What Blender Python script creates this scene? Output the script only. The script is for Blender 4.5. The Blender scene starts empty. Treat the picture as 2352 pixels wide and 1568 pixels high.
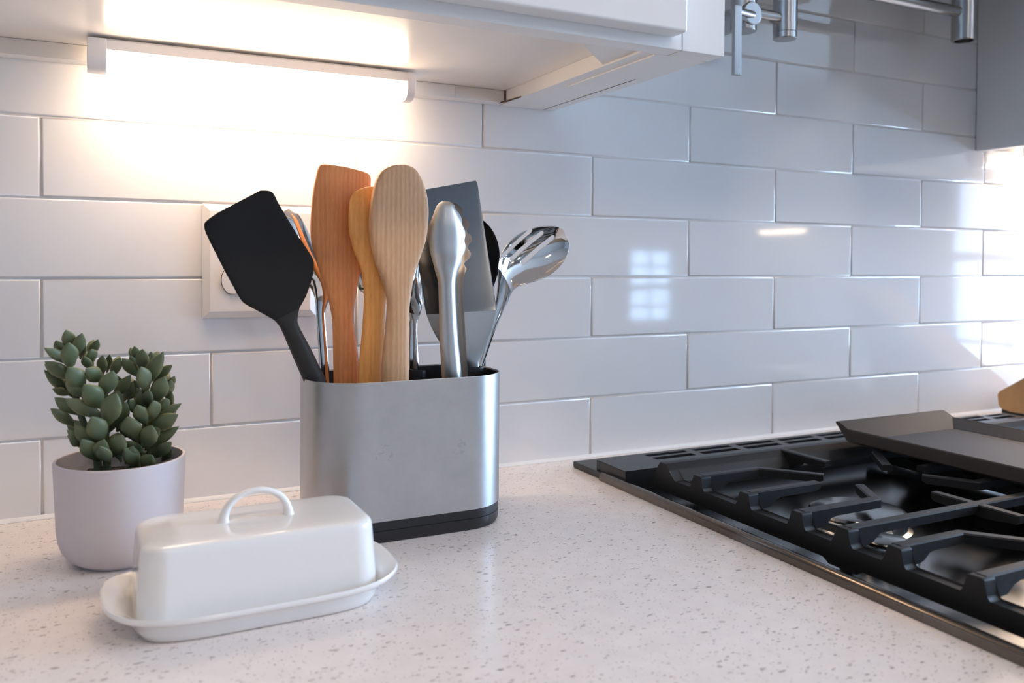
import bpy, bmesh, math, random
from mathutils import Vector, Matrix, Euler
random.seed(7)
S = bpy.context.scene
COL = S.collection
PI = math.pi

# ------------------------------------------------------------------ camera, world, light, exposure
cam_d = bpy.data.cameras.new('camera')
cam = bpy.data.objects.new('camera', cam_d)
COL.objects.link(cam)
cam.location = (0.04581, -0.92234, 0.25067)
cam_d.sensor_width = 36.0
cam_d.lens = 1938.33 * 36.0 / 2352.0
cam_d.shift_y = -146.23 / 2352.0
cam_d.clip_start = 0.01
_y, _p, _r = math.radians(-26.31431), math.radians(-1.13500), math.radians(-0.39167)
_M = Matrix.Rotation(_y, 3, 'Z') @ Matrix.Rotation(_p, 3, 'X') @ Matrix.Rotation(_r, 3, 'Y')
cam.rotation_euler = (_M @ Matrix.Rotation(PI / 2, 3, 'X')).to_euler()
cam_d.dof.use_dof = True
cam_d.dof.focus_distance = 0.83
cam_d.dof.aperture_fstop = 6.5
S.camera = cam

W = bpy.data.worlds.new('sky')
S.world = W
W.use_nodes = True
wn = W.node_tree
bg = wn.nodes['Background']
bg.inputs['Color'].default_value = (0.46, 0.685, 1.0, 1)      # even overcast sky
bg.inputs['Strength'].default_value = 37.0

LED_POWER = 20.0
LED_COLOR = (1.0, 0.73, 0.50)
S.view_settings.view_transform = 'Standard'
S.view_settings.look = 'None'
S.view_settings.gamma = 1.0
S.view_settings.use_curve_mapping = False
S.view_settings.exposure = 0.55
S.cycles.use_denoising = True
S.cycles.max_bounces = 10
S.cycles.diffuse_bounces = 5
S.cycles.glossy_bounces = 6
S.cycles.sample_clamp_indirect = 6.0
S.cycles.caustics_reflective = False
S.cycles.caustics_refractive = False

def portal(name, loc, rot, sx, sy):
    l = bpy.data.lights.new(name, 'AREA')
    l.shape = 'RECTANGLE'; l.size = sx; l.size_y = sy
    l.cycles.is_portal = True
    o = bpy.data.objects.new(name, l); COL.objects.link(o)
    o.location = loc; o.rotation_euler = rot
    return o

# ------------------------------------------------------------------ materials
def mat(name, color=(0.8, 0.8, 0.8), rough=0.5, metal=0.0, coat=0.0, spec=0.5, aniso=0.0, emit=None, estr=0.0):
    m = bpy.data.materials.new(name); m.use_nodes = True
    b = m.node_tree.nodes['Principled BSDF']
    b.inputs['Base Color'].default_value = (*color, 1)
    b.inputs['Roughness'].default_value = rough
    b.inputs['Metallic'].default_value = metal
    b.inputs['Coat Weight'].default_value = coat
    b.inputs['Coat Roughness'].default_value = 0.05
    b.inputs['Specular IOR Level'].default_value = spec
    b.inputs['Anisotropic'].default_value = aniso
    if emit:
        b.inputs['Emission Color'].default_value = (*emit, 1)
        b.inputs['Emission Strength'].default_value = estr
    return m
def N(m, t, **kw):
    n = m.node_tree.nodes.new(t)
    for k, v in kw.items(): setattr(n, k, v)
    return n
def LK(m, a, b): m.node_tree.links.new(a, b)
def BS(m): return m.node_tree.nodes['Principled BSDF']
def coords(m, scale=(1, 1, 1), kind='Object', rot=(0, 0, 0)):
    tc = N(m, 'ShaderNodeTexCoord'); mp = N(m, 'ShaderNodeMapping')
    mp.inputs['Scale'].default_value = scale; mp.inputs['Rotation'].default_value = rot
    LK(m, tc.outputs[kind], mp.inputs['Vector'])
    return mp.outputs['Vector']
def noise(m, vec, scale, detail=4.0, rough=0.5):
    n = N(m, 'ShaderNodeTexNoise'); LK(m, vec, n.inputs['Vector'])
    n.inputs['Scale'].default_value = scale; n.inputs['Detail'].default_value = detail; n.inputs['Roughness'].default_value = rough
    return n.outputs['Fac']
def ramp(m, fac, stops):
    r = N(m, 'ShaderNodeValToRGB'); LK(m, fac, r.inputs['Fac'])
    e = r.color_ramp.elements
    while len(e) < len(stops): e.new(0.5)
    for el, (p, c) in zip(e, stops):
        el.position = p; el.color = (*c, 1) if len(c) == 3 else c
    return r.outputs['Color']
def bump(m, h, strength=0.2, dist=0.001):
    b = N(m, 'ShaderNodeBump'); LK(m, h, b.inputs['Height'])
    b.inputs['Strength'].default_value = strength; b.inputs['Distance'].default_value = dist
    LK(m, b.outputs['Normal'], BS(m).inputs['Normal'])
def math_(m, op, a, b=None, c=None):
    n = N(m, 'ShaderNodeMath', operation=op)
    for i, v in enumerate((a, b, c)):
        if v is None: continue
        if isinstance(v, (int, float)): n.inputs[i].default_value = v
        else: LK(m, v, n.inputs[i])
    return n.outputs[0]
def mixc(m, fac, a, b, mode='MIX'):
    n = N(m, 'ShaderNodeMix', data_type='RGBA', blend_type=mode)
    for i, v in ((0, fac), (6, a), (7, b)):
        if isinstance(v, (int, float)): n.inputs[i].default_value = v
        elif isinstance(v, tuple): n.inputs[i].default_value = (*v, 1)
        else: LK(m, v, n.inputs[i])
    return n.outputs[2]

M_tile = mat('glazed_white_tile', (0.79, 0.785, 0.785), 0.05, spec=0.55, coat=0.35)
v = coords(M_tile, (1, 1, 1), 'Object')
oi_ = N(M_tile, 'ShaderNodeObjectInfo'); va = N(M_tile, 'ShaderNodeVectorMath', operation='ADD')
LK(M_tile, v, va.inputs[0]); LK(M_tile, oi_.outputs['Location'], va.inputs[1])
bump(M_tile, noise(M_tile, va.outputs[0], 14.0, 1.0), 0.02, 0.004)
M_grout = mat('white_grout', (0.66, 0.64, 0.62), 0.9)
bump(M_grout, noise(M_grout, coords(M_grout, (1, 1, 1)), 900, 3), 0.3, 0.0004)
M_caulk = mat('white_caulk', (0.80, 0.80, 0.79), 0.45)

# quartz with sparse flecks: voronoi cells, a few of which carry a fleck
M_quartz = mat('speckled_quartz', (0.8, 0.8, 0.8), 0.22, spec=0.5)
def flecks(m, scale, keep, size, stretch, rot):
    vec = coords(m, stretch, 'Object', rot)
    wob = N(m, 'ShaderNodeTexNoise'); LK(m, vec, wob.inputs['Vector']); wob.inputs['Scale'].default_value = scale * 1.7
    ad = N(m, 'ShaderNodeVectorMath', operation='MULTIPLY_ADD')
    LK(m, wob.outputs['Color'], ad.inputs[0]); ad.inputs[1].default_value = (0.9 / scale,) * 3; LK(m, vec, ad.inputs[2])
    vo = N(m, 'ShaderNodeTexVoronoi'); LK(m, ad.outputs[0], vo.inputs['Vector']); vo.inputs['Scale'].default_value = scale
    sp = N(m, 'ShaderNodeSeparateColor'); LK(m, vo.outputs['Color'], sp.inputs[0])
    k = math_(m, 'LESS_THAN', sp.outputs[0], keep)
    r = math_(m, 'MULTIPLY_ADD', sp.outputs[1], size, size * 0.45)
    e = math_(m, 'SUBTRACT', r, vo.outputs['Distance'])
    e = math_(m, 'MULTIPLY', e, 14.0)
    e = N(m, 'ShaderNodeClamp').inputs[0] and e if False else e
    cl = N(m, 'ShaderNodeClamp'); LK(m, e, cl.inputs[0])
    a = math_(m, 'MULTIPLY', cl.outputs[0], k)
    st = math_(m, 'MULTIPLY_ADD', sp.outputs[2], 0.55, 0.4)
    return math_(m, 'MULTIPLY', a, st)
base = ramp(M_quartz, noise(M_quartz, coords(M_quartz), 60, 5), [(0.3, (0.775, 0.715, 0.685)), (0.7, (0.83, 0.77, 0.74))])
f1 = flecks(M_quartz, 190, 0.30, 0.27, (1, 2.1, 1), (0, 0, 0.5))
f2 = flecks(M_quartz, 340, 0.30, 0.26, (1.8, 1, 1), (0, 0, 1.2))
f3 = flecks(M_quartz, 105, 0.20, 0.22, (1, 2.2, 1), (0, 0, -0.4))
c = mixc(M_quartz, f2, base, (0.30, 0.245, 0.21))
c = mixc(M_quartz, f1, c, (0.19, 0.145, 0.12))
c = mixc(M_quartz, f3, c, (0.15, 0.115, 0.09))
LK(M_quartz, c, BS(M_quartz).inputs['Base Color'])

M_cab = mat('white_cabinet_paint', (0.80, 0.79, 0.78), 0.30, spec=0.5)
bump(M_cab, noise(M_cab, coords(M_cab), 220, 4), 0.05, 0.0006)
M_cabin = mat('white_cabinet_underside', (0.80, 0.78, 0.75), 0.24, spec=0.5)
bump(M_cabin, noise(M_cabin, coords(M_cabin, (1, 3, 1)), 160, 4), 0.08, 0.0006)
M_crack = mat('unpainted_seam', (0.10, 0.055, 0.03), 0.9)
M_lamp = mat('white_lamp_plastic', (0.86, 0.84, 0.83), 0.32)
M_led = mat('glowing_diffuser', (0.9, 0.9, 0.9), 0.4, emit=LED_COLOR, estr=LED_POWER)
M_plate = mat('white_switch_plastic', (0.80, 0.77, 0.74), 0.28)
M_slotd = mat('dark_slot', (0.02, 0.02, 0.02), 0.6)
M_ceramic = mat('glazed_white_ceramic', (0.84, 0.82, 0.79), 0.09, spec=0.5, coat=0.3)
M_pot = mat('pale_lilac_pot', (0.60, 0.555, 0.57), 0.55)
M_soil = mat('dark_soil', (0.012, 0.010, 0.009), 0.95)
bump(M_soil, noise(M_soil, coords(M_soil), 400, 5), 0.8, 0.003)

M_leaf = mat('succulent_leaf', (0.09, 0.16, 0.10), 0.42, spec=0.35)
tc = N(M_leaf, 'ShaderNodeTexCoord'); sx = N(M_leaf, 'ShaderNodeSeparateXYZ'); LK(M_leaf, tc.outputs['Object'], sx.inputs[0])
oi = N(M_leaf, 'ShaderNodeObjectInfo')
gr = mixc(M_leaf, oi.outputs['Random'], (0.092, 0.124, 0.066), (0.140, 0.168, 0.098))
ed = math_(M_leaf, 'ABSOLUTE', sx.outputs[0])
ed = math_(M_leaf, 'POWER', math_(M_leaf, 'MULTIPLY', ed, 2.0), 3.0)
zz = N(M_leaf, 'ShaderNodeMapRange'); LK(M_leaf, sx.outputs[2], zz.inputs[0])
zz.inputs[1].default_value = 0.35; zz.inputs[2].default_value = 0.0
col = mixc(M_leaf, math_(M_leaf, 'MULTIPLY', ed, 0.35), gr, (0.30, 0.26, 0.09))
col = mixc(M_leaf, math_(M_leaf, 'MULTIPLY', zz.outputs[0], 0.55), col, (0.20, 0.20, 0.06))
LK(M_leaf, col, BS(M_leaf).inputs['Base Color'])
M_stem = mat('succulent_stem', (0.06, 0.085, 0.04), 0.6)

# brushed steel: streaks run round the holder (horizontal)
M_brush = mat('brushed_steel', (0.62, 0.63, 0.64), 0.30, 1.0)
v = coords(M_brush, (14, 14, 2600))
st = noise(M_brush, v, 1.0, 3.0)
LK(M_brush, math_(M_brush, 'MULTIPLY_ADD', st, 0.14, 0.36), BS(M_brush).inputs['Roughness'])
bump(M_brush, st, 0.03, 0.0003)
sm = noise(M_brush, coords(M_brush, (1, 1, 1)), 30, 5, 0.65)
tn = N(M_brush, 'ShaderNodeTangent', direction_type='RADIAL', axis='Z'); LK(M_brush, tn.outputs[0], BS(M_brush).inputs['Tangent'])
BS(M_brush).inputs['Anisotropic'].default_value = 0.75; BS(M_brush).inputs['Anisotropic Rotation'].default_value = 0.25
cb = ramp(M_brush, sm, [(0.3, (0.46, 0.465, 0.47)), (0.7, (0.52, 0.525, 0.53))])
tcb = N(M_brush, 'ShaderNodeTexCoord')
for sx_, sz_, rr_ in ((-0.0345, 0.0795, 0.0085), (0.0370, 0.0795, 0.0075)):       # two dull finger marks on the front
    dn = N(M_brush, 'ShaderNodeVectorMath', operation='DISTANCE'); LK(M_brush, tcb.outputs['Object'], dn.inputs[0]); dn.inputs[1].default_value = (sx_, -0.0515, sz_)
    near = math_(M_brush, 'LESS_THAN', dn.outputs['Value'], rr_)
    pat = math_(M_brush, 'GREATER_THAN', noise(M_brush, coords(M_brush), 260, 2, 0.5), 0.565)
    cb = mixc(M_brush, math_(M_brush, 'MULTIPLY', math_(M_brush, 'MULTIPLY', near, pat), 0.18), cb, (0.20, 0.20, 0.21))
LK(M_brush, cb, BS(M_brush).inputs['Base Color'])
M_steel = mat('satin_steel', (0.60, 0.59, 0.57), 0.28, 1.0)
LK(M_steel, math_(M_steel, 'MULTIPLY_ADD', noise(M_steel, coords(M_steel, (700, 700, 6)), 1.0, 2), 0.12, 0.29), BS(M_steel).inputs['Roughness'])
M_polish = mat('polished_steel', (0.68, 0.67, 0.66), 0.07, 1.0)
M_sheet = mat('turner_steel_sheet', (0.13, 0.138, 0.145), 0.18, 1.0)
M_nickel = mat('brushed_nickel', (0.45, 0.45, 0.45), 0.24, 1.0)
M_chrome = mat('chrome', (0.8, 0.8, 0.8), 0.08, 1.0)
M_alu = mat('cast_aluminium', (0.68, 0.67, 0.64), 0.22, 1.0)
M_blackp = mat('black_plastic', (0.010, 0.010, 0.012), 0.38)
M_silicone = mat('charcoal_silicone', (0.018, 0.0173, 0.0173), 0.55, spec=0.16)
M_sil_lit = mat('lit_silicone_handle', (0.028, 0.027, 0.027), 0.5, spec=0.25)  # charcoal silicone lightened: light caught on the round handle, put into its colour
M_nylon = mat('black_nylon', (0.012, 0.011, 0.011), 0.25)

def wood(name, dark, light, scale=1.0, rot=(0, 0, 0), rough=0.5, rings=0.16):
    m = mat(name, light, rough, spec=0.35)
    v1 = coords(m, (26 * scale, 26 * scale, 2.2 * scale), 'Object', rot)
    n1 = noise(m, v1, 4.0, 3.0)
    wv = N(m, 'ShaderNodeTexWave', wave_type='BANDS', bands_direction='X')
    vd = N(m, 'ShaderNodeVectorMath', operation='MULTIPLY_ADD')
    nz = N(m, 'ShaderNodeTexNoise'); v2 = coords(m, (1, 1, 0.16), 'Object', rot)
    LK(m, v2, nz.inputs['Vector']); nz.inputs['Scale'].default_value = 26; nz.inputs['Detail'].default_value = 2
    LK(m, nz.outputs['Color'], vd.inputs[0]); vd.inputs[1].default_value = (0.012, 0.012, 0.012); LK(m, v2, vd.inputs[2])
    LK(m, vd.outputs[0], wv.inputs['Vector'])
    wv.inputs['Scale'].default_value = 70 * scale; wv.inputs['Distortion'].default_value = 1.2; wv.inputs['Detail'].default_value = 2
    flk = noise(m, coords(m, (1100, 1100, 110), 'Object', rot), 1.0, 2.0)
    k = math_(m, 'ADD', math_(m, 'MULTIPLY', wv.outputs['Fac'], rings), math_(m, 'MULTIPLY', n1, 0.45))
    k = math_(m, 'ADD', k, math_(m, 'MULTIPLY', flk, 0.55))
    cc = ramp(m, k, [(0.25, dark), (0.85, light)])
    LK(m, cc, BS(m).inputs['Base Color'])
    bump(m, k, 0.06, 0.0003)
    return m
M_beech = wood('pale_beech', (0.46, 0.245, 0.115), (0.66, 0.40, 0.225), rings=0.24)
M_beech2 = wood('reddish_beech', (0.52, 0.175, 0.055), (0.76, 0.315, 0.115), 1.1)
M_maple = wood('golden_maple', (0.74, 0.29, 0.065), (0.92, 0.46, 0.14), 0.9)
M_block = wood('honey_wooden_block', (0.42, 0.22, 0.08), (0.58, 0.34, 0.15), 0.6, (0.6, 0, 0))

M_iron = mat('cast_iron_enamel', (0.008, 0.008, 0.009), 0.46, spec=0.32)
bump(M_iron, noise(M_iron, coords(M_iron), 1500, 2), 0.25, 0.0004)
M_pan = mat('glossy_black_enamel', (0.21, 0.215, 0.22), 0.19, 1.0)
M_vent = mat('black_vent_metal', (0.012, 0.012, 0.013), 0.34)
M_trim = mat('dark_bronze_trim', (0.14, 0.112, 0.09), 0.17, 1.0, coat=0.6)
M_gridd = mat('dark_grey_griddle', (0.034, 0.027, 0.024), 0.5, spec=0.45)
bump(M_gridd, noise(M_gridd, coords(M_gridd), 1800, 2), 0.3, 0.0005)
M_room = mat('pale_room_paint', (0.40, 0.39, 0.385), 0.7)
M_brick = mat('tan_brick', (0.45, 0.30, 0.22), 0.9)
bk = N(M_brick, 'ShaderNodeTexBrick'); LK(M_brick, coords(M_brick, (1, 1, 1), 'Object', (0, PI / 2, PI / 2)), bk.inputs['Vector'])
bk.inputs['Color1'].default_value = (0.15, 0.105, 0.085, 1); bk.inputs['Color2'].default_value = (0.18, 0.135, 0.11, 1); bk.inputs['Mortar'].default_value = (0.22, 0.20, 0.19, 1); bk.inputs['Scale'].default_value = 2.2
LK(M_brick, bk.outputs['Color'], BS(M_brick).inputs['Base Color'])
M_ceil = mat('white_ceiling_paint', (0.72, 0.71, 0.70), 0.8)
M_floor = wood('oak_floor', (0.20, 0.12, 0.07), (0.34, 0.22, 0.13), 0.2, (0, PI / 2, 0), 0.4)
M_frame = mat('white_window_frame', (0.75, 0.76, 0.78), 0.4)
M_can = mat('downlight_glow', (0.9, 0.9, 0.9), 0.4, emit=(1.0, 0.78, 0.58), estr=66.0)
M_siding = mat('blue_grey_siding', (0.30, 0.31, 0.32), 0.8)
M_glass = bpy.data.materials.new('window_glass'); M_glass.use_nodes = True
_g = M_glass.node_tree; _g.nodes.remove(_g.nodes['Principled BSDF'])
_t = _g.nodes.new('ShaderNodeBsdfTransparent'); _gl = _g.nodes.new('ShaderNodeBsdfGlossy'); _gl.inputs['Roughness'].default_value = 0.02
_mx = _g.nodes.new('ShaderNodeMixShader'); _fr = _g.nodes.new('ShaderNodeFresnel'); _fr.inputs[0].default_value = 1.3
_g.links.new(_fr.outputs[0], _mx.inputs[0]); _g.links.new(_t.outputs[0], _mx.inputs[1]); _g.links.new(_gl.outputs[0], _mx.inputs[2])
_g.links.new(_mx.outputs[0], _g.nodes['Material Output'].inputs['Surface'])

# ------------------------------------------------------------------ mesh helpers
def obj(name, geo, m, parent=None, smooth=True, angle=35, kind=None, label=None):
    """geo = (verts, faces) in world coordinates, or a bmesh; linked as ONE object under parent."""
    off = parent_off(parent)
    me = bpy.data.meshes.new(name)
    if isinstance(geo, bmesh.types.BMesh):
        geo.to_mesh(me); geo.free()
    else:
        me.from_pydata([tuple(p) for p in geo[0]], [], [tuple(f) for f in geo[1]])
    if off.length: me.transform(Matrix.Translation(-off))
    bm = bmesh.new(); bm.from_mesh(me); bmesh.ops.recalc_face_normals(bm, faces=bm.faces); bm.to_mesh(me); bm.free()
    me.materials.append(m)
    if smooth:
        for p in me.polygons: p.use_smooth = True
        me.set_sharp_from_angle(angle=math.radians(angle))
    o = bpy.data.objects.new(name, me); COL.objects.link(o)
    if smooth:
        wm = o.modifiers.new('weighted_normals', 'WEIGHTED_NORMAL'); wm.keep_sharp = True; wm.weight = 60
    if parent: o.parent = parent
    if kind: o['kind'] = kind
    if label: o['label'] = label
    return o
def parent_off(p):
    v = Vector((0, 0, 0))
    while p is not None:
        v += p.location; p = p.parent
    return v
def thing(name, label, cat, loc, group=None):
    o = bpy.data.objects.new(name, None); COL.objects.link(o)
    o.empty_display_size = 0.02
    o.location = loc; o['label'] = label; o['category'] = cat
    if group: o['group'] = group
    return o
def tag(o, label, cat, group=None):
    o['label'] = label; o['category'] = cat
    if group: o['group'] = group
    return o

def box(x0, x1, y0, y1, z0, z1, bev=0.0, seg=2, bm=None):
    b = bm or bmesh.new()
    r = bmesh.ops.create_cube(b, size=1.0)
    vs = r['verts']
    for v in vs:
        v.co = Vector(((x0 + x1) / 2 + v.co.x * (x1 - x0), (y0 + y1) / 2 + v.co.y * (y1 - y0), (z0 + z1) / 2 + v.co.z * (z1 - z0)))
    if bev:
        es = {e for v in vs for e in v.link_edges}
        bmesh.ops.bevel(b, geom=list(es), offset=bev, segments=seg, affect='EDGES', profile=0.5)
    return b
def prism(pts, axis, a0, a1, bev=0.0, seg=2, bm=None):
    """polygon pts in the two axes other than `axis`, extruded from a0 to a1 along axis."""
    b = bm or bmesh.new()
    def P(p, a):
        return (a, p[0], p[1]) if axis == 'x' else ((p[0], a, p[1]) if axis == 'y' else (p[0], p[1], a))
    lo = [b.verts.new(P(p, a0)) for p in pts]; hi = [b.verts.new(P(p, a1)) for p in pts]
    n = len(pts); fs = [b.faces.new(lo), b.faces.new(hi[::-1])]
    for i in range(n): fs.append(b.faces.new((lo[i], hi[i], hi[(i + 1) % n], lo[(i + 1) % n])))
    if bev:
        es = {e for f in fs for e in f.edges}
        bmesh.ops.bevel(b, geom=list(es), offset=bev, segments=seg, affect='EDGES', profile=0.5)
    return b
def loft(rings, cap=True, closed=False):
    n = len(rings[0]); vs = [p for r in rings for p in r]; fs = []
    m = len(rings)
    for i in range(m if closed else m - 1):
        a = i * n; b = ((i + 1) % m) * n
        for k in range(n): fs.append((a + k, a + (k + 1) % n, b + (k + 1) % n, b + k))
    if cap and not closed:
        fs.append(tuple(range(n))[::-1]); fs.append(tuple(range((m - 1) * n, m * n)))
    return vs, fs
def join(*geos):
    V, F = [], []
    for v, f in geos:
        o = len(V); V += list(v); F += [tuple(i + o for i in q) for q in f]
    return V, F
def lathe(profile, seg=64, c=(0, 0, 0), axis='z'):
    """profile = [(radius, height)], from axis to axis; heights run along +z, or along -y for axis 'y'."""
    rings = []
    for r, h in profile:
        r = max(r, 1e-5); ring = []
        for k in range(seg):
            a = 2 * PI * k / seg; u, w = r * math.cos(a), r * math.sin(a)
            ring.append((c[0] + u, c[1] + w, c[2] + h) if axis == 'z' else (c[0] + u, c[1] - h, c[2] + w))
        rings.append(ring)
    return loft(rings)
def join(*geos):
    V, F = [], []
    for v, f in geos:
        o = len(V); V += list(v); F += [tuple(i + o for i in q) for q in f]
    return V, F
def lathe(profile, seg=64, c=(0, 0, 0), close=True):
    rings = [[(c[0] + r * math.cos(2 * PI * k / seg), c[1] + r * math.sin(2 * PI * k / seg), c[2] + z) for k in range(seg)] for r, z in profile]
    return loft(rings, cap=False, closed=close)
def tube(path, r, seg=16, caps=True):
    path = [Vector(p) for p in path]; rings = []
    rr = r if isinstance(r, (list, tuple)) else [r] * len(path)
    up = None
    for i, p in enumerate(path):
        t = (path[min(i + 1, len(path) - 1)] - path[max(i - 1, 0)]).normalized()
        if up is None:
            up = t.orthogonal().normalized()
        up = (up - t * up.dot(t)).normalized(); s = t.cross(up)
        rings.append([tuple(p + rr[i] * (up * math.cos(2 * PI * k / seg) + s * math.sin(2 * PI * k / seg))) for k in range(seg)])
    return loft(rings, cap=caps)
def sgnpow(a, e): return math.copysign(abs(a) ** e, a)
def spline(st, sub=4):
    """Catmull-Rom through tuples."""
    out = []; n = len(st)
    for i in range(n - 1):
        p0, p1, p2, p3 = st[max(i - 1, 0)], st[i], st[i + 1], st[min(i + 2, n - 1)]
        for s in range(sub):
            t = s / sub
            out.append(tuple(0.5 * (2 * b + (-a + c) * t + (2 * a - 5 * b + 4 * c - d) * t * t + (-a + 3 * b - 3 * c + d) * t ** 3) for a, b, c, d in zip(p0, p1, p2, p3)))
    out.append(tuple(st[-1])); return out
def blade(st, th, ex=0.35, seg=40, bulge=None, sub=6):
    """st: (xL, zL, xR, zR, y) stations of a flat tool; th: thickness per station (or one number);
    ex: superellipse exponent per station or number; bulge: how far the middle bows towards the room."""
    n = len(st)
    T = th if isinstance(th, (list, tuple)) else [th] * n
    E = ex if isinstance(ex, (list, tuple)) else [ex] * n
    B = bulge if bulge else [0.0] * n
    full = spline([tuple(s) + (T[i], E[i], B[i]) for i, s in enumerate(st)], sub)
    rings = []
    for xl, zl, xr, zr, y, t, e, bu in full:
        c = Vector(((xl + xr) / 2, y, (zl + zr) / 2)); r = Vector(((xr - xl) / 2, 0, (zr - zl) / 2)); nn = Vector((0, -1, 0))
        ring = []
        for k in range(seg):
            a = 2 * PI * k / seg
            u = sgnpow(math.cos(a), e); w = sgnpow(math.sin(a), e)
            ring.append(tuple(c + r * u + nn * (w * max(t, 0.0004) / 2 + bu * (1 - u * u))))
        rings.append(ring)
    return loft(rings)
def rrect(cx, cy, hx, hy, r, z, seg=10):
    pts = []
    for qx, qy, a0 in ((1, 1, 0), (-1, 1, 90), (-1, -1, 180), (1, -1, 270)):
        for k in range(seg + 1):
            a = math.radians(a0 + 90 * k / seg)
            pts.append((cx + qx * (hx - r) + r * math.cos(a), cy + qy * (hy - r) + r * math.sin(a), z))
    return pts
def cyl(p0, p1, r, seg=32, bev=0.0):
    p0, p1 = Vector(p0), Vector(p1)
    if not bev: return tube([p0, p1], r, seg)
    d = (p1 - p0).normalized()
    return tube([p0, p0 + d * bev * 0.3, p0 + d * bev, p1 - d * bev, p1 - d * bev * 0.3, p1], [r - bev, r - bev * 0.3, r, r, r - bev * 0.3, r - bev], seg)

# ------------------------------------------------------------------ the room
RX0, RX1, RY0, RZ0, RZ1 = -3.2, 5.4, -5.2, -0.914, 1.53
obj('floor', box(RX0 - .1, RX1 + .1, RY0 - .1, 0.1, RZ0 - .05, RZ0), M_floor, kind='structure')
obj('ceiling', box(RX0 - .1, RX1 + .1, RY0 - .1, 0.1, RZ1, RZ1 + .05), M_ceil, kind='structure')
wall_back = obj('wall_back', box(RX0, RX1, 0.0016, 0.09, RZ0, RZ1), M_grout, kind='structure')
obj('wall_left', box(RX0 - .1, RX0, RY0, 0.0, RZ0, RZ1), M_room, kind='structure')

def wall_with_windows(name, axis, pos, a0, a1, wins):
    """wall plane at `pos` along `axis`, from a0 to a1, with openings (lo, hi, z0, z1)."""
    bm = bmesh.new(); t = 0.10
    def bx(l, h, z0, z1):
        if h - l < 1e-4 or z1 - z0 < 1e-4: return
        if axis == 'x': box(pos, pos + t, l, h, z0, z1, bm=bm)
        else: box(l, h, pos - t, pos, z0, z1, bm=bm)
    cur = a0
    for l, h, z0, z1 in sorted(wins):
        bx(cur, l, RZ0, RZ1); bx(l, h, RZ0, z0); bx(l, h, z1, RZ1); cur = h
    bx(cur, a1, RZ0, RZ1)
    return obj(name, bm, M_room, kind='structure', smooth=False)
WR = [(-3.02, -1.72, -0.86, 1.46), (-1.64, -0.34, -0.86, 1.46)]
WF = [(4.20, 4.72, -0.30, 0.39)]
wall_with_windows('wall_right', 'x', RX1, RY0, 0.0, WR)
wall_with_windows('wall_front', 'y', RY0, RX0, RX1, WF)
wi = 0
def window(axis, pos, l, h, z0, z1, nx, nz):
    global wi
    wi += 1
    def B(a0, a1, zz0, zz1, d0, d1, bm=None):
        return box(pos + d0, pos + d1, a0, a1, zz0, zz1, bm=bm) if axis == 'x' else box(a0, a1, pos - d1, pos - d0, zz0, zz1, bm=bm)
    f = 0.05; g = 0.003
    bm = B(l + g, l + f, z0 + g, z1 - g, .01, .07); B(h - f, h - g, z0 + g, z1 - g, .01, .07, bm)
    B(l + f, h - f, z0 + g, z0 + f, .01, .07, bm); B(l + f, h - f, z1 - f, z1 - g, .01, .07, bm)
    fr = obj('window_%d' % wi, bm, M_frame, kind='structure', smooth=False)
    for i in range(1, nx):
        a = l + (h - l) * i / nx; obj('muntin', B(a - .012, a + .012, z0 + f, z1 - f, .025, .055), M_frame, fr, smooth=False)
    for i in range(1, nz):
        z = z0 + (z1 - z0) * i / nz; w2 = .028 if i * 2 == nz else .012
        obj('muntin', B(l + f, h - f, z - w2, z + w2, .026, .054), M_frame, fr, smooth=False)
    obj('pane', B(l + f, h - f, z0 + f, z1 - f, .039, .041), M_glass, fr, smooth=False)
    cx, cz = (l + h) / 2, (z0 + z1) / 2
    if axis == 'x': portal('window_light', (pos + .095, cx, cz), (0, PI / 2, 0), z1 - z0, h - l)
    else: portal('window_light', (cx, pos - .095, cz), (PI / 2, 0, 0), h - l, z1 - z0)
for w in WR: window('x', RX1, *w, 3, 4)
for w in WF: window('y', RY0, *w, 2, 4)

obj('trim_2', box(3.66, 3.90, RY0 + .001, RY0 + .14, RZ0 + .001, RZ1 - .001, .01), M_frame, kind='structure')
# subway tiles, laid in running bond; every tile sits a hair out of true, as on a real wall
TW, TH, TT, GR = 0.3079, 0.0772, 0.0075, 0.0020
def tile_mesh(w):
    bm = box(0, w, -0.0, TT, 0, TH - GR)
    es = [e for e in bm.edges if all(abs(v.co.y) < 1e-6 for v in e.verts)]
    bmesh.ops.bevel(bm, geom=es, offset=0.0015, segments=3, affect='EDGES', profile=0.5)
    me = bpy.data.meshes.new('tile'); bm.to_mesh(me); bm.free()
    me.materials.append(M_tile)
    for p in me.polygons: p.use_smooth = p.area < .01
    return me
me_tile = tile_mesh(TW - GR)
for r in range(0, 10):
    z = r * TH - 0.0005 + GR / 2
    for i in range(-11, 7):
        x = (2 * i + (0 if r % 2 == 0 else 1)) * TW / 2 + GR / 2
        if x < -1.3 or x > 2.0: continue
        o = bpy.data.objects.new('tile', me_tile); COL.objects.link(o); o.parent = wall_back
        o.location = (x, random.uniform(-.0002, .0002), z)
        o.rotation_euler = (math.radians(random.uniform(-.07, .07)), 0, math.radians(random.uniform(-.07, .07)))
obj('trim_1', prism([(0.0, 0.0002), (-0.0035, 0.0002), (-0.0026, 0.0022), (-0.0004, 0.0040), (0.0, 0.0040)], 'x', -1.3, 2.0), M_caulk, kind='structure')

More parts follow.
